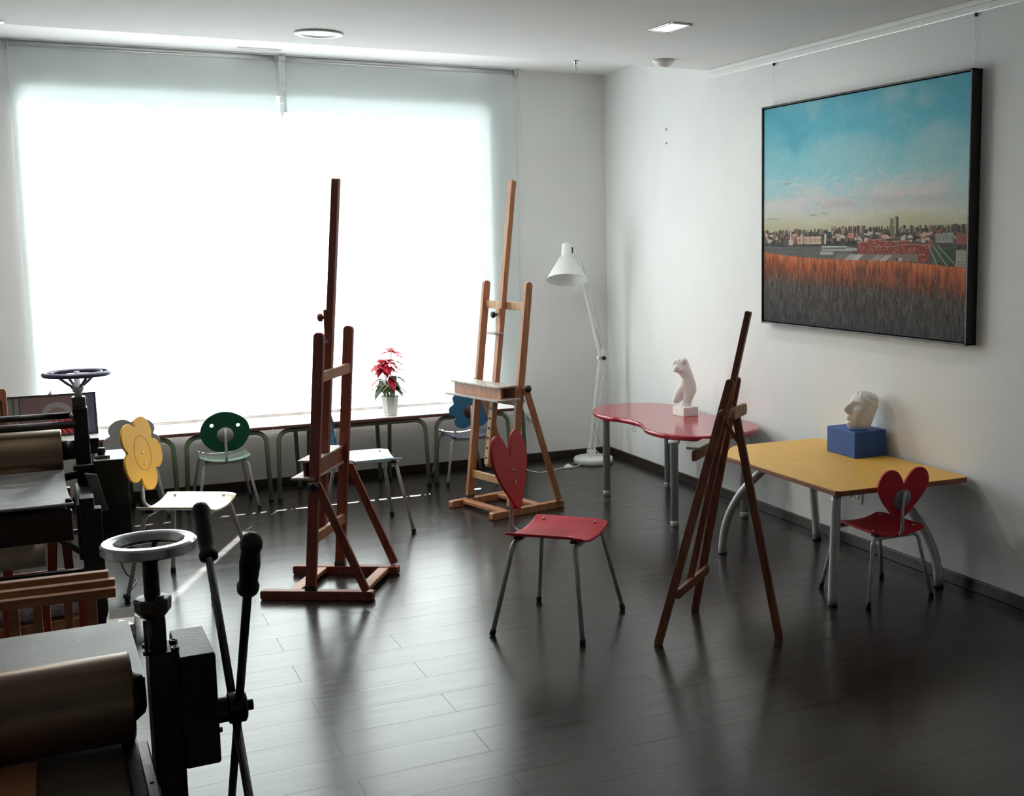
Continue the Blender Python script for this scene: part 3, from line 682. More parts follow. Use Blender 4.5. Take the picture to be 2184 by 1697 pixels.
# (px, py, half width, depth, half depth)
chain([(600, 330, 120, .008, 95), (610, 420, 170, .006, 100), (640, 520, 172, .0, 105), (700, 620, 150, .0, 100), (735, 720, 148, .0, 95), (748, 830, 170, .0, 105), (750, 930, 192, .002, 115), (760, 1010, 180, .0, 118)])
chain([(780, 1010, 140, -.004, 110), (752, 1130, 128, -.006, 105), (716, 1270, 105, -.004, 92), (695, 1400, 92, 0, 86)])
chain([(665, 930, 135, .006, 98), (605, 1010, 138, .008, 98), (548, 1095, 126, .008, 93), (505, 1180, 113, .006, 88), (488, 1228, 106, .006, 84)])
ell(585, 290, 70, 45, .004, 60); ell(655, 330, 88, 85, -.012, 75); ell(485, 500, 84, 90, -.008, 75); ell(605, 525, 80, 70, -.014, 74)
ell(440, 400, 60, 110, .010, 60, 15); ell(430, 520, 46, 70, .012, 50);  ell(740, 1300, 95, 40, .0, 86)
ts = b.build('torso', M_plaster, t)
md = ts.modifiers.new('r', 'REMESH'); md.mode = 'VOXEL'; md.voxel_size = .0028; md.use_smooth_shade = True
sm = ts.modifiers.new('s', 'SMOOTH'); sm.factor = .6; sm.iterations = 22

# ------------------------------------------------------------------ blue box and plaster face
bb = tag(MB().box((0, 0, .069), (.198, .256, .138)).build('display_box', M_bluebox, loc=(3.727, 5.012, .556), bevel=.004), 'royal blue wooden box on the yellow table with the plaster face on top', 'box')
bb.rotation_euler = (0, 0, rad(-1))
t = thing('plaster_cast', 'white plaster cast of a face fragment standing on the blue box', 'sculpture', (3.752, 4.980, .695), rad(6))
def g(x, y, cx, cy, sx, sy): return math.exp(-((x-cx)/sx)**2-((y-cy)/sy)**2)
vs = []; NU, NV = 72, 84
H2 = .118
for j in range(NV+1):
    v = -1+2*j/NV
    for i in range(NU+1):
        u = -1+2*i/NU; th_ = u*PI/2*1.0
        q = max(0, 1-abs(v)**2.6)**.5 if v < 0 else max(0, 1-abs(v)**3.2)**.42
        wx, wy = .100*q, .070*(q*(1 if v > 0 else 1+.12*v))
        X = wx*max(0, math.cos(th_))**.72; Y = wy*math.sin(th_); Z = v*H2
        yn, zn = Y/.07, v
        f = 0
        f += .030*g(yn, zn, 0, -.20, .18, .10)          # nose tip
        f += .026*g(yn, zn, 0, -.06, .13, .14)+.016*g(yn, zn, 0, .10, .13, .16)
        f += .012*g(yn, zn, 0, -.27, .27, .06)
        f += .007*g(yn, zn, 0, .30, .75, .10)           # brow
        f -= .012*(g(yn, zn, .42, .14, .20, .09)+g(yn, zn, -.42, .14, .20, .09))
        f += .008*(g(yn, zn, .42, .12, .12, .045)+g(yn, zn, -.42, .12, .12, .045))
        f += .003*(g(yn, zn, .42, .175, .17, .016)+g(yn, zn, -.42, .175, .17, .016))
        f -= .008*g(yn, zn, 0, -.36, .10, .04)
        f += .015*g(yn, zn, 0, -.425, .26, .035)+.014*g(yn, zn, 0, -.51, .22, .035)-.006*g(yn, zn, 0, -.465, .30, .014)
        f -= .006*g(yn, zn, 0, -.59, .2, .04); f += .014*g(yn, zn, 0, -.72, .28, .10)
        f += .004*(g(yn, zn, .55, -.12, .25, .16)+g(yn, zn, -.55, -.12, .25, .16))
        fx = f*max(0, math.cos(th_))**.3
        hr = 1/(1+math.exp(-(zn-(.66-.34*abs(yn)**2.2))*30))
        Yb = Y+(.004+.0022*math.sin(zn*26+yn*9))*hr*(1 if u > 0 else -1)*abs(math.sin(th_))
        vs.append((-(X+fx+hr*(.005+.0025*math.sin(yn*16+zn*13))*math.cos(th_)), -Yb, Z))
R_ = Matrix.Rotation(rad(24), 3, 'Y')
vs = [R_ @ Vector(v) for v in vs]
zc = -.074
vs = [Vector((v.x, v.y, max(v.z, zc)-zc)) for v in vs]
fs = [(j*(NU+1)+i, j*(NU+1)+i+1, (j+1)*(NU+1)+i+1, (j+1)*(NU+1)+i) for j in range(NV) for i in range(NU)]
b = MB(); b.add(vs, fs, True)
o_ = len(b.v); back = [Vector(v)+R_ @ Vector((.012, 0, 0)) for v in vs]
rim = [j*(NU+1) for j in range(NV+1)]+[j*(NU+1)+NU for j in range(NV, -1, -1)]
b.v += [tuple((v.x, v.y, max(0, v.z))) for v in [back[k] for k in rim]]; n = len(rim)
b.f += [(rim[k], rim[(k+1) % n], o_+(k+1) % n, o_+k) for k in range(n)]+[tuple(o_+k for k in range(n))]; b.sm += [True]*n+[False]
b.build('face_relief', M_plaster, t)

# ------------------------------------------------------------------ poinsettia
t = thing('potted_poinsettia', 'red poinsettia in a faceted white pot on the window table', 'plant', (2.005, 8.0, .502), rad(12))
b = MB(); b.lathe([(.046, 0), (.048, .004), (.048, .010), (.044, .012), (.047, .020), (.050, .024), (.058, .118), (.064, .124), (.064, .134), (.060, .134), (.055, .122)], n=8, smooth=False)
b.build('pot', M_pot, t, bevel=.0015)
MB().lathe([(0, .119), (.055, .119)], n=16).build('soil', M_soil, t)
random.seed(11)
def leaf(base, d, L, W, droop, fold=.25, up=Vector((0, 0, 1))):
    d = Vector(d).normalized(); sd_ = d.cross(up)
    if sd_.length < 1e-3: sd_ = Vector((1, 0, 0))
    sd_.normalize(); nrm = sd_.cross(d); vs = []; n = 9
    prof = [0, .45, .8, 1.0, .97, .80, .70, .46, .20, 0]
    c = Vector(base)
    for i in range(n+1):
        s_ = i/n; c = Vector(base)+d*L*s_+Vector((0, 0, -1))*droop*L*s_*s_
        wv = W/2*prof[i]; ri = .05*W*math.sin(i*2.2)
        for k, kk in ((-1, -1), (-.5, -.5), (0, 0), (.5, .5), (1, 1)):
            vs.append(c+sd_*wv*kk+nrm*(abs(kk)*wv*fold+ri*abs(kk)))
    fs = [(i*5+k, i*5+k+1, (i+1)*5+k+1, (i+1)*5+k) for i in range(n) for k in range(4)]
    return vs, fs
def leafpart(name, m, specs):
    for s_ in specs:
        b = MB(); vs, fs = leaf(*s_); b.add(vs, fs, True); o = b.build(name, m, t)
        so = o.modifiers.new('s', 'SOLIDIFY'); so.thickness = .0008
stems = [((-.01, 0), (-.050, .0, .355)), ((.012, .0), (.022, 0, .435)), ((0, .012), (-.015, .03, .33)), ((.0, -.012), (-.02, -.035, .26)), ((.01, .01), (.06, .01, .27)), ((-.01, .0), (-.075, -.005, .26))]
b = MB()
for (x, y), tip in stems: b.tube(spline([(x, y, .115), (x+(tip[0]-x)*.3, y+(tip[1]-y)*.3, .115+(tip[2]-.115)*.5), tip], 5, False), .0032, 7)
b.build('stem', M_leafg, t)
def rosette(c, n, L, W, m, name, tilt0, a0=0, droop=.2):
    sp = []; W *= 1.15; L *= 1.05
    for k in range(n):
        a = a0+2*PI*k/n+random.uniform(-.25, .25); ti = tilt0+random.uniform(-.15, .2)
        lean_ = .45 if math.sin(a) < .3 else -.0
        sp.append((c, (math.cos(a)*math.cos(ti), math.sin(a)*math.cos(ti), math.sin(ti)-lean_*.6+(.35 if math.sin(a) > .3 else 0)), L*random.uniform(.8, 1.15), W*random.uniform(.85, 1.15), droop))
    leafpart(name, m, sp)
rosette((.022, 0, .435), 6, .095, .042, M_leafr, 'red_bract', .10, .3, .15)
rosette((.022, 0, .430), 3, .060, .03, M_leafr, 'red_bract', .6, .9)
rosette((-.050, 0, .355), 8, .095, .046, M_leafr, 'red_bract', .05, .1, .25)
rosette((-.050, 0, .360), 5, .06, .034, M_leafr, 'red_bract', .5, .5)
rosette((-.03, -.03, .33), 6, .08, .05, M_leafr, 'red_bract', .0, .4, .4)
rosette((-.005, -.02, .365), 5, .07, .045, M_leafr, 'red_bract', .1, .2, .3)
rosette((-.06, -.02, .32), 5, .07, .045, M_leafr, 'red_bract', -.1, 1.2, .4)
rosette((-.015, .03, .33), 5, .085, .045, M_leafr, 'red_bract', .2, 0, .3)
leafpart('red_bract', M_leafr, [((-.012, -.035, .275), (.05, -.5, -.85), .115, .060, .1, .2, Vector((0, -1, .3))), ((.03, 0, .40), (1, -.1, .05), .115, .045, .25), ((.055, 0, .30), (.85, -.2, .25), .085, .055, .3), ((.02, .0, .33), (.3, -.6, .2), .06, .05, .5)])
leafpart('pale_bract', M_leafp, [((-.07, -.01, .33), (-1, -.2, -.1), .085, .045, .2), ((-.06, -.02, .31), (-1, -.3, -.15), .075, .04, .2), ((-.085, 0, .245), (-.9, -.2, -.35), .065, .035, .4)])
gl = []
for a, z, L in ((0, .37, .105), (10, .26, .135), (25, .23, .12), (-30, .21, .12), (-60, .20, .10), (-100, .20, .105), (-130, .21, .10), (-160, .22, .12), (170, .25, .11), (200, .20, .12), (140, .22, .12), (100, .24, .1), (60, .23, .1), (-10, .19, .10), (-80, .27, .08), (-20, .30, .07)):
    gl.append(((.02*math.cos(rad(a))-.008, .02*math.sin(rad(a)), z), (math.cos(rad(a)), math.sin(rad(a)), .10 if z > .24 else -.15), L, .062, .55))
leafpart('green_leaf', M_leafg, gl)
leafpart('lime_leaf', M_leafl, [((-.03, -.02, .215), (-.8, -.6, -.2), .075, .055, .5)])

# ------------------------------------------------------------------ big painting: pigment raster on the canvas mesh
def raster_city(W, Hh, seed=3):
    rng = np.random.default_rng(seed)
    u, v = np.meshgrid(np.linspace(0, 1, W), np.linspace(0, 1, Hh))
    def noise(fx, fy, oct_=4):
        out = np.zeros_like(u); amp = 1; tot = 0
        for o in range(oct_):
            nx, ny = int(fx*2**o)+2, int(fy*2**o)+2; g_ = rng.random((ny+1, nx+1))
            x = u*(nx-1); y = v*(ny-1); xi = x.astype(int); yi = y.astype(int); xf = x-xi; yf = y-yi
            xf = xf*xf*(3-2*xf); yf = yf*yf*(3-2*yf)
            out += amp*((g_[yi, xi]*(1-xf)+g_[yi, xi+1]*xf)*(1-yf)+(g_[yi+1, xi]*(1-xf)+g_[yi+1, xi+1]*xf)*yf); tot += amp; amp *= .5
        return out/tot
    def ramp(t, stops):
        c = np.zeros(t.shape+(3,)); xs = [s_[0] for s_ in stops]
        for k in range(3): c[..., k] = np.interp(t, xs, [s_[1][k] for s_ in stops])
        return c
    img = ramp(v+.05*(noise(3, 4)-.5), [(0, (.13, .44, .56)), (.12, (.15, .50, .62)), (.26, (.24, .58, .66)), (.36, (.34, .63, .69)), (.45, (.50, .62, .64)), (.51, (.62, .62, .52)), (.56, (.52, .50, .32))])
    def mix(mk, c): 
        nonlocal img; mk = np.clip(mk, 0, 1)[..., None]; img = img*(1-mk)+np.array(c)*mk
    n1 = noise(5, 7, 5); n2 = noise(9, 26, 4)
    mix(np.clip((n1-.46)*2.2, 0, .45)*(v < .42)*(.35+u*.8), (.48, .66, .66))
    mix(np.clip((.42-n1)*3, 0, .5)*(v < .3), (.08, .36, .50))
    band = np.exp(-((v-.43)/.055)**2); nb = noise(6, 14, 5)
    mix(band*np.clip((nb-.42)*4, 0, .8), (.72, .66, .64))
    mix(np.exp(-((v-.455)/.02)**2)*np.clip((nb-.40)*3, 0, .6)*(u > .3), (.50, .46, .50))
    for k in range(60):    # wispy strokes
        cu, cv = rng.random(), .33+.14*rng.random(); an = rng.normal(-.1, .35); L = .01+.03*rng.random()
        du, dv = (u-cu)*math.cos(an)+(v-cv)*math.sin(an), -(u-cu)*math.sin(an)+(v-cv)*math.cos(an)
        mix(np.exp(-(du/L)**2-(dv/(.004+.004*rng.random()))**2)*(.3+.3*n2), (.72, .66, .64))
    for cu, cv, L in ((.05, .515, .05), (.29, .503, .018), (.35, .498, .014), (.14, .355, .02)): mix(np.exp(-((u-cu)/L)**2-((v-cv)/.004)**2)*.8, (.30, .30, .30))
    horizon = .580-.012*u+.010*(noise(30, 2, 3)-.5)
    city = v > horizon
    base = ramp(noise(60, 60, 3), [(0, (.03, .035, .035)), (.45, (.07, .075, .07)), (.7, (.14, .12, .10)), (1, (.30, .26, .22))])
    img = np.where(city[..., None], base, img)
    def rect(u0, u1, v0, v1, c, a=1):
        i0, i1 = int(u0*W), max(int(u0*W)+1, int(u1*W)); j0, j1 = int(v0*Hh), max(int(v0*Hh)+1, int(v1*Hh))
        img[j0:j1, i0:i1] = img[j0:j1, i0:i1]*(1-a)+np.array(c)*a
    for k in range(260):   # far skyline
        x = rng.random(); h = .004+.012*rng.random()*(1.6 if .38 < x < .55 else 1); wd = .003+.008*rng.random(); y = .582-.012*x
        c = [(.07, .07, .06), (.20, .13, .11), (.11, .10, .09), (.30, .24, .20)][rng.integers(4)]; rect(x, x+wd, y-h, y+.012, c)
    for k in range(170):   # middle distance blocks
        x = rng.random()*.98; y = .592+.035*rng.random(); wd = .006+.02*rng.random(); h = .006+.012*rng.random()
        c = [(.34, .12, .09), (.55, .42, .34), (.22, .18, .16), (.60, .55, .48), (.10, .10, .09), (.40, .17, .13)][rng.integers(6)]; rect(x, x+wd, y-h, y, c, .85)
    for x0, x1, c in ((.20, .235, (.60, .42, .34)), (.24, .275, (.62, .46, .36)), (.28, .335, (.66, .50, .40)), (.16, .19, (.45, .22, .17))):
        rect(x0, x1, .598, .632, c); [rect(xx, xx+.0035, .605, .626, (.25, .15, .12)) for xx in np.arange(x0+.005, x1-.004, .009)]
    rect(.160, .166, .545, .635, (.58, .56, .52)); rect(.152, .176, .612, .64, (.55, .53, .48)); rect(.352, .362, .588, .632, (.55, .58, .56)); rect(.475, .505, .585, .606, (.58, .26, .20))
    for x0, x1, y0, c in ((.675, .690, .527, (.13, .13, .10)), (.693, .703, .517, (.36, .34, .26)), (.703, .713, .522, (.10, .10, .08))): rect(x0, x1, y0, .592, c)
    for k in range(26): rect(.677, .688, .530+.0024*k, .5306+.0024*k, (.25, .24, .18), .7)
    # rail tracks and dark yards
    mk = (v > .635)*(v < .70)*(u < .55); mix(mk*.75, (.085, .09, .09))
    for k in range(9):
        c0 = .648+.006*k; mix(np.exp(-((v-(c0-.03*(u-.1)**2))/.0012)**2)*(u < .5)*.7, (.30, .30, .29))
    rect(.34, .47, .642, .662, (.62, .64, .62)); [rect(.342, .468, .645+.006*k, .6475+.006*k, (.06, .07, .07)) for k in range(3)]; rect(.47, .53, .648, .662, (.38, .40, .38)); rect(.33, .40, .666, .678, (.42, .43, .41))
    # red brick estate
    for (x0, x1, y0, y1) in ((.52, .60, .622, .672), (.57, .66, .612, .68), (.63, .76, .618, .69), (.70, .86, .632, .706), (.60, .72, .640, .70)):
        rect(x0, x1, y0, y1, (.30, .085, .065))
        for yy in np.arange(y0+.004, y1-.004, .0085):
            for xx in np.arange(x0+.004, x1-.004, .0085):
                rect(xx, xx+.004, yy, yy+.0045, (.10, .05, .045) if rng.random() < .7 else (.50, .30, .26))
        rect(x0, x1, y0, y0+.003, (.50, .28, .22))
    for x0, x1, y0 in ((.872, .945, .592), (.90, .93, .588)): 
        rect(x0, x1, y0, .625, (.34, .35, .32)); [rect(xx, xx+.003, y0+.004, .62, (.16, .18, .17)) for xx in np.arange(x0+.004, x1-.003, .008)]
    rect(.955, 1.0, .592, .632, (.30, .12, .10)); rect(.85, .955, .640, .70, (.09, .11, .085)); rect(.90, .955, .650, .70, (.06, .10, .06))
    for k, sl in enumerate((.5, .75, 1.0)): mix(np.exp(-((u-(.845+.02*k+sl*(v-.64)))/.0025)**2)*(v > .635)*(v < .72)*.8, (.42, .42, .40))
    rect(.955, .995, .655, .735, (.40, .38, .32)); [rect(.958, .992, yy, yy+.004, (.20, .19, .16)) for yy in np.arange(.66, .73, .009)]
    # warehouse roofs
    roof = (v > .672)*(v < .715)*(u > .38+(.715-v)*1.1)*(u < .80); mix(roof*.95, (.22, .19, .17))
    for a, c in ((.47, (.42, .42, .40)), (.505, (.52, .54, .50)), (.60, (.36, .33, .30)), (.64, (.50, .46, .42))):
        mix((np.abs(u-(a+(.70-v)*1.3)) < .016)*(v > .675)*(v < .708)*.9, c)
    rect(.70, .715, .688, .718, (.10, .09, .08)); rect(.715, .73, .685, .715, (.45, .43, .38)); rect(.72, .86, .700, .722, (.10, .10, .095))
    # field
    edge = .672+.052*u+.008*np.sin(u*6)+.006*(noise(70, 2, 3)-.5)
    fld = v > edge
    d = v-edge; st = noise(150, 22, 3); st2 = noise(60, 8, 4)
    cf = ramp(d+.06*(st2-.5)*(1+u*0), [(0, (.52, .16, .07)), (.035, (.36, .10, .05)), (.07, (.24, .075, .045)), (.10, (.14, .07, .052)), (.14, (.085, .075, .068)), (.26, (.058, .056, .060)), (.40, (.045, .036, .036))])
    cf *= (.35+1.3*st)[..., None]
    dk = np.exp(-((d-.045)/.02)**2)*np.clip((st2-.5)*5, 0, 1)*.7; cf = cf*(1-dk[..., None])+np.array((.07, .065, .055))*dk[..., None]
    img = np.where(fld[..., None], cf, img)
    for k in range(1500):  # grass blades
        x = rng.random(); y = .70+.30*rng.random(); L = int(Hh*(.008+.04*rng.random())); sl = rng.normal(0, .35)
        e = .672+.052*x
        if y < e+.01: continue
        orange = (y-e) < .13 and rng.random() < .75
        c = np.array((.66, .28, .14) if orange else [(.34, .31, .26), (.22, .22, .22), (.42, .38, .32), (.16, .12, .10)][rng.integers(4)]); al = .12+.33*rng.random(); x0 = x*W; y0 = int(y*Hh)
        for q in range(L):
            xi, yi = int(x0+sl*q+.012*sl*q*q), y0-q
            if 0 <= xi < W and 0 <= yi < Hh: img[yi, xi] = img[yi, xi]*(1-al)+c*al
    return np.clip(img*(.93+.14*noise(200, 200, 1))[..., None], 0, 1)
def canvas(name, parent, img, origin, ux, vx, m):
    """flat picture mesh carrying the pigment as a colour attribute; ux/vx = full width/height vectors"""
    Hh, W = img.shape[:2]; uu, vv = np.meshgrid(np.linspace(0, 1, W), np.linspace(0, 1, Hh))
    P = np.array(origin)+uu[..., None]*np.array(ux)+vv[..., None]*np.array(vx)
    idx = np.arange(W*Hh).reshape(Hh, W); F = np.stack([idx[:-1, :-1], idx[1:, :-1], idx[1:, 1:], idx[:-1, 1:]], -1).reshape(-1, 4)
    me = bpy.data.meshes.new(name); me.vertices.add(W*Hh); me.vertices.foreach_set('co', P.reshape(-1).astype(np.float32))
    me.loops.add(F.size); me.loops.foreach_set('vertex_index', F.reshape(-1).astype(np.int32))
    me.polygons.add(len(F)); me.polygons.foreach_set('loop_start', np.arange(0, F.size, 4, dtype=np.int32)); me.polygons.foreach_set('loop_total', np.full(len(F), 4, dtype=np.int32))
    me.update(calc_edges=True)
    at = me.color_attributes.new('pigment', 'FLOAT_COLOR', 'POINT'); c4 = np.ones((W*Hh, 4), np.float32); c4[:, :3] = img.reshape(-1, 3); at.data.foreach_set('color', c4.reshape(-1))
    me.materials.append(m); o = bpy.data.objects.new(name, me); COL.objects.link(o); o.parent = parent; return o
def m_pig(name, rough):
    q = NT(name); a = q.n('ShaderNodeVertexColor', layer_name='pigment'); q.l(a.outputs[0], q.b.inputs['Base Color']); q.b.inputs['Roughness'].default_value = rough; q.b.inputs['Specular IOR Level'].default_value = .2
    tc = q.n('ShaderNodeTexCoord'); nz = q.n('ShaderNodeTexNoise', Scale=220.0); q.l(tc.outputs['Object'], nz.inputs['Vector'])
    bp = q.n('ShaderNodeBump', Strength=.12, Distance=.001); q.l(nz.outputs[0], bp.inputs['Height']); q.l(bp.outputs[0], q.b.inputs['Normal']); return q.m
M_pig = m_pig('oil_paint_on_canvas', .8)
t = thing('landscape_painting', 'large framed oil painting of a city skyline under blue sky beyond a rust red field', 'painting', (XR, 5.155, 1.82))
# local: y along the wall, -x towards the room
yA, yB_, zT, zB = .905, -.902, .635, -.636
canvas('canvas', t, raster_city(640, 450), (-.052, yA-.014, zT-.014), (0, -(yA-yB_-.028), 0), (0, 0, -(zT-zB-.028)), M_pig)
M_frame = mat('black_frame_paint', (.016, .017, .018), .4, var=.2)
b = MB(); fd = .062
for (yc, zc_, dy, dz) in ((0, zT-.004, yA-yB_, .009), (0, zB+.004, yA-yB_, .009)): b.box((-fd/2, (yA+yB_)/2, zc_), (fd, dy, dz))
for yc in (yA-.0045, yB_+.0045): b.box((-fd/2, yc, (zT+zB)/2), (fd, .009, zT-zB))
b.box((-.02, (yA+yB_)/2, 0), (.03, yA-yB_-.02, zT-zB-.02)); b.build('frame', M_frame, t, bevel=.001)
for yy, zt_ in ((6.015-5.155, .885), (4.30-5.155, .885)):
    wv = MB().tube([(-.008, yy, zT-.02), (-.008, yy, zt_)], .0008, 5).build('hanging_wire', M_alu, t)
    MB().box((-.008, yy, zt_-.004), (.010, .008, .016)).build('wire_hook', M_black, wv)

# framed picture standing on the window table
def raster_portrait(W, Hh):
    rng = np.random.default_rng(5); u, v = np.meshgrid(np.linspace(0, 1, W), np.linspace(0, 1, Hh))
    img = np.zeros((Hh, W, 3))+np.array((.20, .13, .13)); img *= (.85+.3*rng.random((Hh, W)))[..., None]
    img[:, u[0] < .14] = (.22, .21, .20); img[:, (u[0] > .05) & (u[0] < .07)] = (.10, .09, .09); img[:, (u[0] > .12) & (u[0] < .14)] = (.09, .06, .06)
    img[:, u[0] > .93] = (.10, .10, .17)
    hd = ((u-.56)/.17)**2+((v-.42)/.26)**2 < 1; img[hd] = np.array((.30, .27, .28))
    fc = ((u-.56)/.12)**2+((v-.50)/.20)**2 < 1; img[fc] = np.array((.24, .16, .15))
    bd = (v > .62+.9*(u-.60)**2)*(u > .28)*(u < .86); img[bd] = np.array((.40, .015, .03))
    for k in range(7): 
        mk = bd*(np.abs((u-.35-.07*k)-(v-.7)*.3) < .006); img[mk] = (.60, .30, .30)
    return np.clip(img*.65, 0, 1)  # whole print darkened: the shade of its backlit side is in the colour
t = thing('framed_picture', 'black framed picture with a mauve ground and a red garment leaning on the window table', 'picture', (-.055, 8.17, .502), rad(2))
lean = Matrix.Rotation(rad(-8), 3, 'X')
fw_, fh = .50, .262
cv = canvas('picture_print', t, raster_portrait(160, 90), (0, 0, 0), (fw_-.024, 0, 0), (0, 0, -(fh-.024)), m_pig('printed_picture', .35))
me = cv.data; 
for v_ in me.vertices: v_.co = lean @ Vector((v_.co.x-fw_/2+.012, -.012, v_.co.z+fh-.012))
b = MB(); 
for (xx, zz, dx, dz) in ((0, .006, fw_, .012), (0, fh-.006, fw_, .012), (-fw_/2+.006, fh/2, .012, fh), (fw_/2-.006, fh/2, .012, fh)): b.box((xx, 0, zz), (dx, .03, dz))
b.box((0, .006, fh/2), (fw_-.01, .012, fh-.01)); b.v = [tuple(lean @ Vector(v)) for v in b.v]; b.build('frame', M_frame, t, bevel=.001)
b = MB(); b.prism([(-.018, 0), (.006, 0), (.003, .03)], .002, Matrix.Translation((.0, .034, fh-.004)) @ Matrix.Rotation(rad(90), 4, 'X')); b.build('corner_protector', M_grey, t)

# ------------------------------------------------------------------ near etching press
RX = Matrix.Rotation(rad(90), 3, 'Y')      # local z -> x
def cyl(b, a, c, r, n=24): 
    return b.tube([a, c], r, n)
t = thing('etching_press', 'near black etching press with polished handwheel and crossed levers, bottom left', 'printing press', (.145, 2.67, 0), rad(1.2))
b = MB(); b.lathe([(.066, -.010), (.072, -.013), (.090, -.013), (.095, -.009), (.095, .008), (.091, .012), (.076, .013), (.070, .010), (.064, -.004), (.066, -.010)], (0, 0, 1.061), 64, smooth=True, cap=False)
hw = b.build('handwheel_rim', M_chrome, t); e = hw.modifiers.new('e', 'EDGE_SPLIT'); e.split_angle = rad(35)
for k in range(3):
    a = rad(75+120*k); b = MB(); b.tube([(.068*math.cos(a), .068*math.sin(a), 1.050), (.010*math.cos(a), .010*math.sin(a), 1.032)], .006, 10); b.build('wheel_spoke', M_cast, t)
b = MB(); b.lathe([(0, .85), (.0155, .85), (.0155, 1.03), (.018, 1.032), (.024, 1.036), (.022, 1.046), (.010, 1.048), (0, 1.048)], n=28)
for k in range(26): b.lathe([(.0152, .95+.003*k), (.0165, .9512+.003*k), (.0152, .9525+.003*k)], n=24)
b.build('pressure_screw', M_cast, t, smooth=True)
b = MB(); b.lathe([(0, .905), (.024, .905), (.036, .920), (.038, .944), (.036, .948), (.016, .949)], n=8, smooth=False); b.build('lock_nut', M_steel_dark, t, bevel=.002)
MB().lathe([(0, 0), (.009, 0), (.009, .008), (0, .009)], (.012, -.026, .948), 6, smooth=False).build('nut_bolt', M_steel_dark, t, bevel=.001)
b = MB(); b.box((.004, 0, .86), (.036, .036, .10)); b.build('screw_sleeve', M_cast, t, bevel=.008)
for x in (-.020, -.010): MB().tube([(x, -.022, .83), (x, -.022, .905)], .0035, 8).build('guide_rod', M_steel_dark, t)
def side_frame(x0, nm='side_frame'):
    b = MB(); P = [(-.17, 0), (-.17, .04), (-.075, .10), (-.055, .50), (-.055, .815), (-.045, .835), (.045, .835), (.055, .815), (.055, .50), (.075, .10), (.17, .04), (.17, 0)]
    b.prism(P, .060, Matrix.Translation((x0, 0, 0)) @ Matrix.Rotation(rad(90), 4, 'Z') @ Matrix.Rotation(rad(90), 4, 'X')); return b.build(nm, M_cast, t, bevel=.005)
side_frame(.012); side_frame(-.99)
for x, y in ((-.024, -.030), (-.022, .02), (.030, -.032), (.032, .02)):
    b = MB(); b.lathe([(.0085, 0), (.0085, .008), (.0045, .008), (.0045, .004), (0, .004)], (x+.005, y, .833), 16); b.build('cap_screw', M_cast, t)
b = MB(); b.lathe([(0, 0), (.055, 0), (.060, .004), (.040, .030), (.030, .034)], (-.060, 0, .739), 24, RX); b.build('bearing', M_cast, t)
b = MB(); b.lathe([(0, 0), (.088, 0), (.094, .004), (.094, .876), (.088, .880), (0, .880)], (-.932, 0, .739), 72, RX); b.build('top_roller', M_roller, t, smooth=True).modifiers.new('e', 'EDGE_SPLIT').split_angle = rad(40)
b = MB(); b.lathe([(0, 0), (.060, .0), (.060, .88), (0, .88)], (-.932, 0, .545), 48, RX); b.build('lower_roller', M_steel_dark, t, smooth=True).modifiers.new('e', 'EDGE_SPLIT').split_angle = rad(40)
M_bed = mat('olive_brown_press_bed', (.16, .13, .085), .5, .05, var=.25, scale=4, bump=.05)
b = MB(); b.box((-.50, -.25, .632), (.840, 1.75, .022)); b.build('bed', M_bed, t, bevel=.002)
b = MB(); b.box((-.430, .62, .640), (.86, .50, .014)); b.build('feed_plate', M_steel_plate, t, bevel=.002)
for x in (-.066, -.935): MB().box((x, -.62, .645), (.030, 1.20, .024)).build('bed_rail', M_cast, t, bevel=.004)
b = MB(); b.box((-.038, -.55, .60), (.024, 1.15, .05)); b.build('bed_side', M_steel_dark, t, bevel=.003)
for y in (-.20, -.34, -.50): MB().lathe([(.004, 0), (.004, .001), (0, .001)], (-.038, y, .6252), 10).build('screw_hole', M_black, t)
b = MB(); b.box((.073, .01, .71), (.072, .200, .245)); gx = b.build('gearbox', M_cast, t, bevel=.006)
MB().box((.073, .01, .8335), (.068, .196, .003)).build('gearbox_lid', M_steel_plate, gx, bevel=.001)
for y in (-.06, .08): MB().lathe([(0, 0), (.006, 0), (.006, .008), (0, .009)], (.109, y, .65), 6, RX, smooth=False).build('gearbox_bolt', M_steel_dark, t)
b = MB(); b.lathe([(0, 0), (.028, 0), (.028, .030), (.034, .033), (.034, .066), (.028, .070), (.012, .072), (.012, .084), (0, .085)], (.106, -.010, .675), 32, RX); b.build('lever_hub', M_cast, t, smooth=True).modifiers.new('e', 'EDGE_SPLIT').split_angle = rad(40)
for dr, xx in (((0, .39, .375), .150), ((0, -.30, .445), .160)):
    d = Vector(dr).normalized(); c = Vector((xx, -.010, .675))
    for sg in (1, -1):
        q = d*sg; lv = MB().tube([c, c+q*.50], .0092, 14).build('lever', M_steel_dark, t)
        prf = [(.39, .0125), (.392, .021), (.405, .022), (.412, .0175), (.43, .0185), (.47, .0205), (.51, .018), (.518, .0205), (.532, .0215), (.545, .017), (.549, .008)]
        MB().tube([c+q*z for z, r in prf], [r for z, r in prf], 20).build('grip', M_black, lv)
b = MB(); b.box((-.49, .0, .14), (.94, .05, .05)); b.build('stand_bar', M_cast, t, bevel=.004)
brd = tag(MB().box((0, 0, .009), (.62, .62, .018)).build('wooden_board', M_rackw, loc=(-.402, 2.285, .6450), bevel=.003), 'brown wooden board lying on the bed of the near press, bottom left corner', 'board')

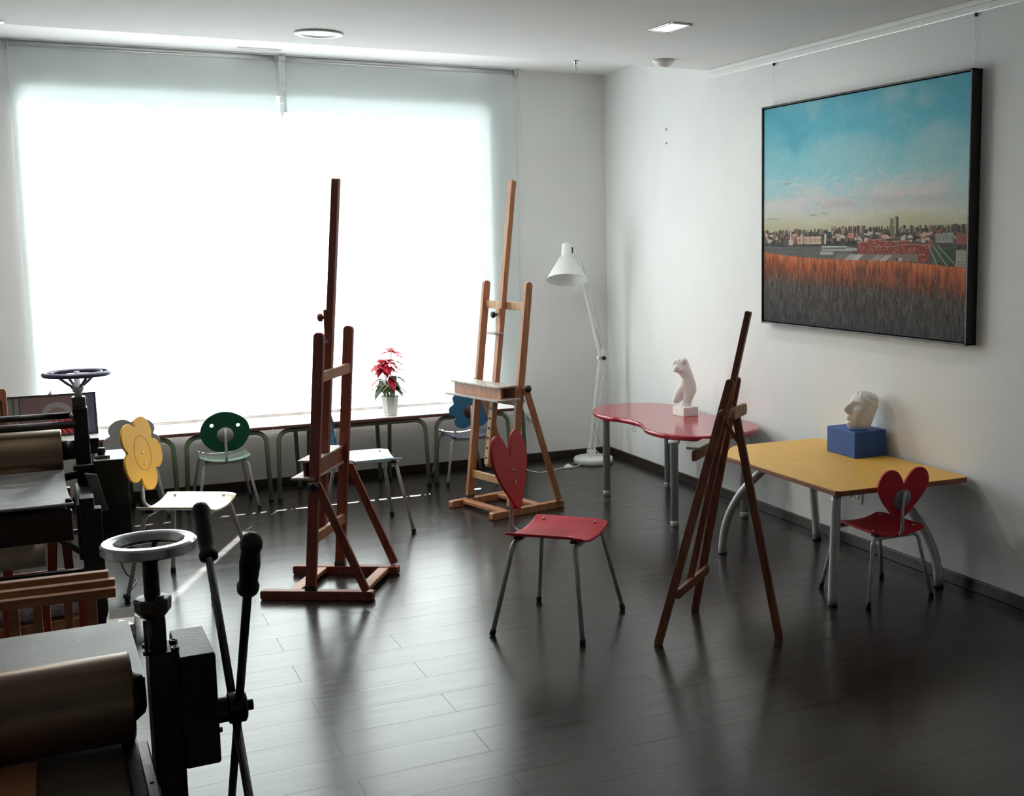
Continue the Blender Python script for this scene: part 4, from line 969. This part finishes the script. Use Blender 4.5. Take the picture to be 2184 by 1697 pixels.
# ------------------------------------------------------------------ far etching press
t = thing('etching_press', 'far black etching press with a spoked bluish handwheel and a black motor box', 'printing press', (.075, 6.40, 0), 0)
b = MB()
for R, r, z in ((.144, .0115, 1.063),): b.tube([(R*math.cos(a), R*math.sin(a), z) for a in [2*PI*i/56 for i in range(56)]], r, 10, closed=True)
b.build('handwheel_rim', M_purple, t)
b = MB(); b.tube([(.112*math.cos(a), .112*math.sin(a), 1.068) for a in [2*PI*i/48 for i in range(48)]], .006, 8, closed=True); b.build('inner_ring', M_purple, t)
for k in range(4):
    a = rad(28+90*k); ca, sa = math.cos(a), math.sin(a)
    b = MB(); b.tube([(.144*ca, .144*sa, 1.06), (.088*ca, .088*sa, 1.05), (.055*ca, .055*sa, 1.022), (.018*ca, .018*sa, .995)], .0068, 10); b.tube([(.088*ca, .088*sa, 1.05), (.012*ca, .012*sa, 1.058)], .006, 8); b.build('wheel_spoke', M_purple, t)
b = MB(); b.lathe([(0, .88), (.017, .88), (.017, .972), (.024, .975), (.024, .985), (.030, .99), (.028, 1.005), (.014, 1.012), (.012, 1.075), (0, 1.076)], n=24); b.build('pressure_screw', M_tubeg, t)
b = MB(); b.box((0, 0, .925), (.062, .075, .052)); b.build('post_cap', M_steel_dark, t, bevel=.006)
b = MB(); b.box((.002, 0, .62), (.066, .10, .56)); b.box((.01, 0, .17), (.075, .12, .34)); b.build('side_post', M_cast, t, bevel=.005)
for z in (.845, .80, .75, .70): MB().lathe([(0, 0), (.008, 0), (.008, .010), (0, .011)], (.028, -.03, z), 6, RX, smooth=False).build('bolt', M_steel_dark, t)
MB().ellipsoid((-.034, -.04, .865), (.012, .012, .012)).build('bolt', M_chrome, t)
b = MB(); cyl(b, (-.95, .02, .858), (-.03, .02, .858), .016); b.build('tie_bar', M_cast, t)
b = MB(); cyl(b, (-.95, -.05, .822), (-.02, -.05, .822), .019); b.build('tie_bar', M_cast, t)
b = MB(); b.lathe([(0, 0), (.100, 0), (.105, .004), (.105, .850), (.100, .854), (0, .854)], (-.94, 0, .690), 64, RX); b.build('top_roller', M_roller, t, smooth=True).modifiers.new('e', 'EDGE_SPLIT').split_angle = rad(40)
b = MB(); b.lathe([(0, 0), (.05, 0), (.045, .06), (0, .06)], (-.086, 0, .69), 24, RX); b.build('bearing', M_cast, t)
vs = []; 
for i in range(13):
    y = -.12-.84*i/12; z = .585+.020*(abs(i-6)/6)**3
    for x in (-.97, -.085+.03*(i/12)**2): vs.append((x, y, z))
b = MB(); b.add(vs, [(2*i, 2*i+1, 2*i+3, 2*i+2) for i in range(12)], True); o = b.build('bed', M_steel_plate, t); so = o.modifiers.new('s', 'SOLIDIFY'); so.thickness = .012
b = MB(); b.box((-.515, -.93, .52), (.90, .05, .13)); b.build('bed_apron', M_cast, t, bevel=.006)
b = MB(); b.box((-.515, -.50, .545), (.86, .80, .05)); b.build('bed_frame', M_cast, t, bevel=.004)
MB().lathe([(.012, 0), (.014, .008), (.014, .022), (.008, .026), (0, .027)], (-.075, -.90, .60), 14).build('bed_stop', M_cast, t)
b = MB(); cyl(b, (-.10, -.12, .575), (.06, -.12, .600), .018); b.box((.0, -.12, .62), (.09, .05, .02)); b.build('drive_shaft', M_cast, t)
b = MB(); pts = [(.02, .0), (.075, -.01), (.085, -.06), (.10, -.13), (.115, -.19), (.05, -.19), (.045, -.10)]
b.prism(pts, .03, Matrix.Translation((-.02, -.18, .60)) @ Matrix.Rotation(rad(90), 4, 'X')); b.build('curved_bracket', M_steel_plate, t, bevel=.003)
b = MB(); b.box((-.01, -.30, .40), (.075, .55, .26)); b.build('gear_housing', M_cast, t, bevel=.01)
b = MB(); b.lathe([(0, 0), (.078, 0), (.08, .004), (.08, .76), (0, .76)], (-.95, -.12, .235), 48, RX); b.build('lower_drum', M_beige, t, smooth=True).modifiers.new('e', 'EDGE_SPLIT').split_angle = rad(40)
b = MB(); b.box((-.50, -.25, .335), (.94, .03, .022)); b.build('stand_bar', M_steel_dark, t, bevel=.003)
b = MB(); b.box((-.50, -.32, .155), (.94, .035, .035)); b.build('stand_bar', M_cast, t, bevel=.003)
b = MB(); b.beam((-.14, -.25, .32), (.0, -.25, .20), .02, .05, (0, 1, 0)); b.box((-.02, -.27, .26), (.03, .04, .07)); b.build('diagonal_brace', M_steel_dark, t, bevel=.003)
for x in (.010,): 
    b = MB(); b.box((x, -.62, .26), (.085, .075, .52)); b.box((x-.015, -.60, .50), (.06, .10, .14)); b.box((x, -.62, .01), (.11, .11, .02)); b.build('front_leg', M_cast, t, bevel=.004)
b = MB(); b.box((.118, -.005, .422), (.150, .31, .444)); gb = b.build('motor_box', M_cast, t, bevel=.004)
b = MB(); b.box((.118, -.005, .648), (.148, .308, .006)); b.build('box_lid', M_steel_plate, gb, bevel=.002)
b = MB(); b.box((.085, -.06, .658), (.066, .10, .014)); b.build('switch_plate', M_steel_plate, gb, bevel=.002)
b = MB(); b.lathe([(.016, .660), (.016, .672), (.020, .674), (.020, .694), (.017, .698), (0, .698)], (.082, -.06, 0), 20); b.build('rotary_switch', M_black, gb)
MB().box((.055, .10, .690), (.05, .08, .08)).build('motor_mount', M_cast, t, bevel=.006)
MB().tube(spline([(.10, .05, .21), (.13, .03, .12), (.16, -.02, .04), (.20, -.06, .006), (.13, -.30, .006)], 6, False), .004, 8).build('power_cable', M_black, t)

# red brown wooden stand under it
for x, x2 in ((-.365, -.345), (-.175, -.145), (-.09, -.11), (-.775, -.745)):
    b = MB(); b.rbeam((x, .04, 0), (x2, .06, .46), .042, .035, (0, 1, 0), r=.004); b.build('wooden_stand_leg', M_redwood, t, bevel=.003)
MB().box((-.455, .06, .475), (.78, .05, .04)).build('wooden_stand_rail', M_redwood, t, bevel=.003)
MB().box((-.455, .055, .07), (.74, .02, .035)).build('wooden_stand_rail', M_redwood, t, bevel=.003)

# slatted wooden rack between the presses
t = thing('slatted_rack', 'low brown wooden rack of upright slats between the two presses', 'rack', (-.35, 4.62, 0), rad(-2))
for k, (y, z, x1, h) in enumerate(((.05, .498, .46, .028), (.0, .478, .48, .030), (-.045, .455, .48, .034))):
    MB().box((( -.75+x1)/2, y, z), (x1+.75, .035, h)).build('top_rail', M_rackw, t, bevel=.003)
for k in range(13):
    x = .40-.075*k-(.02 if k > 1 else 0); MB().box((x, -.045, .26), (.026 if k % 3 else .034, .018, .37)).build('slat', M_rackw, t, bevel=.002)
for k in range(9):
    x = .37-.12*k; MB().box((x, .05, .26), (.028, .018, .42)).build('slat', M_redwood, t, bevel=.002)
MB().box((-.15, 0, .08), (1.18, .15, .03)).build('bottom_rail', M_rackw, t, bevel=.003)
for x in (-.70, .40):
    for y in (-.05, .05): MB().box((x, y, .035), (.035, .035, .07)).build('foot', M_rackw, t, bevel=.003)

# wooden boxes with wrapped parcel behind the rack, white carton
for k, (z, w_, d_, a, lb) in enumerate(((0, .40, .24, 3, 'pale wooden paint box on the floor behind the rack, lowest of three'), (.042, .37, .22, -4, 'pale wooden paint box in the middle of the pile behind the rack'), (.080, .36, .22, 2, 'pale wooden paint box on top of the pile, under the wrapped parcel'))):
    o = thing('paint_box', lb, 'box', (-.17+.02*k, 5.56, z), rad(a), 'paint boxes piled behind the rack')
    MB().box((0, 0, .015), (w_, d_, .029)).build('box_body', M_orange, o, bevel=.002); MB().box((0, 0, .0335), (w_+.004, d_+.004, .007)).build('lid', M_pale, o, bevel=.002)
rng = random.Random(3); vs = []; nx, ny = 20, 14
b = MB(); b.ellipsoid((0, 0, .05), (.20, .12, .05), n=40, k=20)
b.v = [(math.copysign(abs(x/.2)**.6, x)*.2+.006*math.sin(z*90+y*50), math.copysign(abs(y/.12)**.6, y)*.12+.005*math.sin(x*70), .05+math.copysign(abs((z-.05)/.05)**.7, z-.05)*.05*(1+.15*math.sin(x*30)*math.cos(y*40))) for x, y, z in b.v]
b.v = [(x, y, max(z, .003)) for x, y, z in b.v]
tag(b.build('wrapped_parcel', M_bubble, loc=(-.14, 5.56, .117), smooth=True), 'parcel in bubble wrap lying on the pile of paint boxes behind the rack', 'parcel')
t = thing('white_carton', 'small open white carton on the floor between the two presses', 'carton', (.175, 5.56, 0), rad(-6))
b = MB(); b.box((0, -.08, .04), (.11, .003, .08)); b.box((0, .08, .04), (.11, .003, .08)); b.box((-.055, 0, .04), (.003, .16, .08)); b.box((.055, 0, .04), (.003, .16, .08)); b.box((0, 0, .002), (.11, .16, .003)); b.build('carton_body', M_carton, t)
MB().box((.0, -.11, .073), (.11, .06, .003), Matrix.Rotation(rad(15), 3, 'X')).build('flap', M_carton, t); MB().box((.08, 0, .070), (.055, .155, .003), Matrix.Rotation(rad(25), 3, 'Y')).build('flap', M_carton, t)

# low easel at the far left, only its post top shows
t = thing('low_easel', 'low wooden easel at the left edge beside the framed picture, only one post top showing', 'easel', (-.50, 7.50, 0))
for x in (-.20, .205):
    b = MB(); b.rbeam((x, -.05, 0), (x, .05, .885), .046, .026, (0, 1, 0), r=.016, ends=(0, 1)); p = b.build('post', M_brown, t, bevel=.003)
    MB().box((x-.004, .026, .76), (.008, .032, .13)).build('slot', M_black, p)
b = MB(); b.rbeam((0, .30, 0), (0, .06, .80), .04, .024, (0, 1, 0)); b.build('rear_leg', M_brown, t, bevel=.003)
for z in (.25, .62): MB().box((0, -.035+.11*z, z), (.42, .02, .05)).build('crossbar', M_brown, t, bevel=.003)
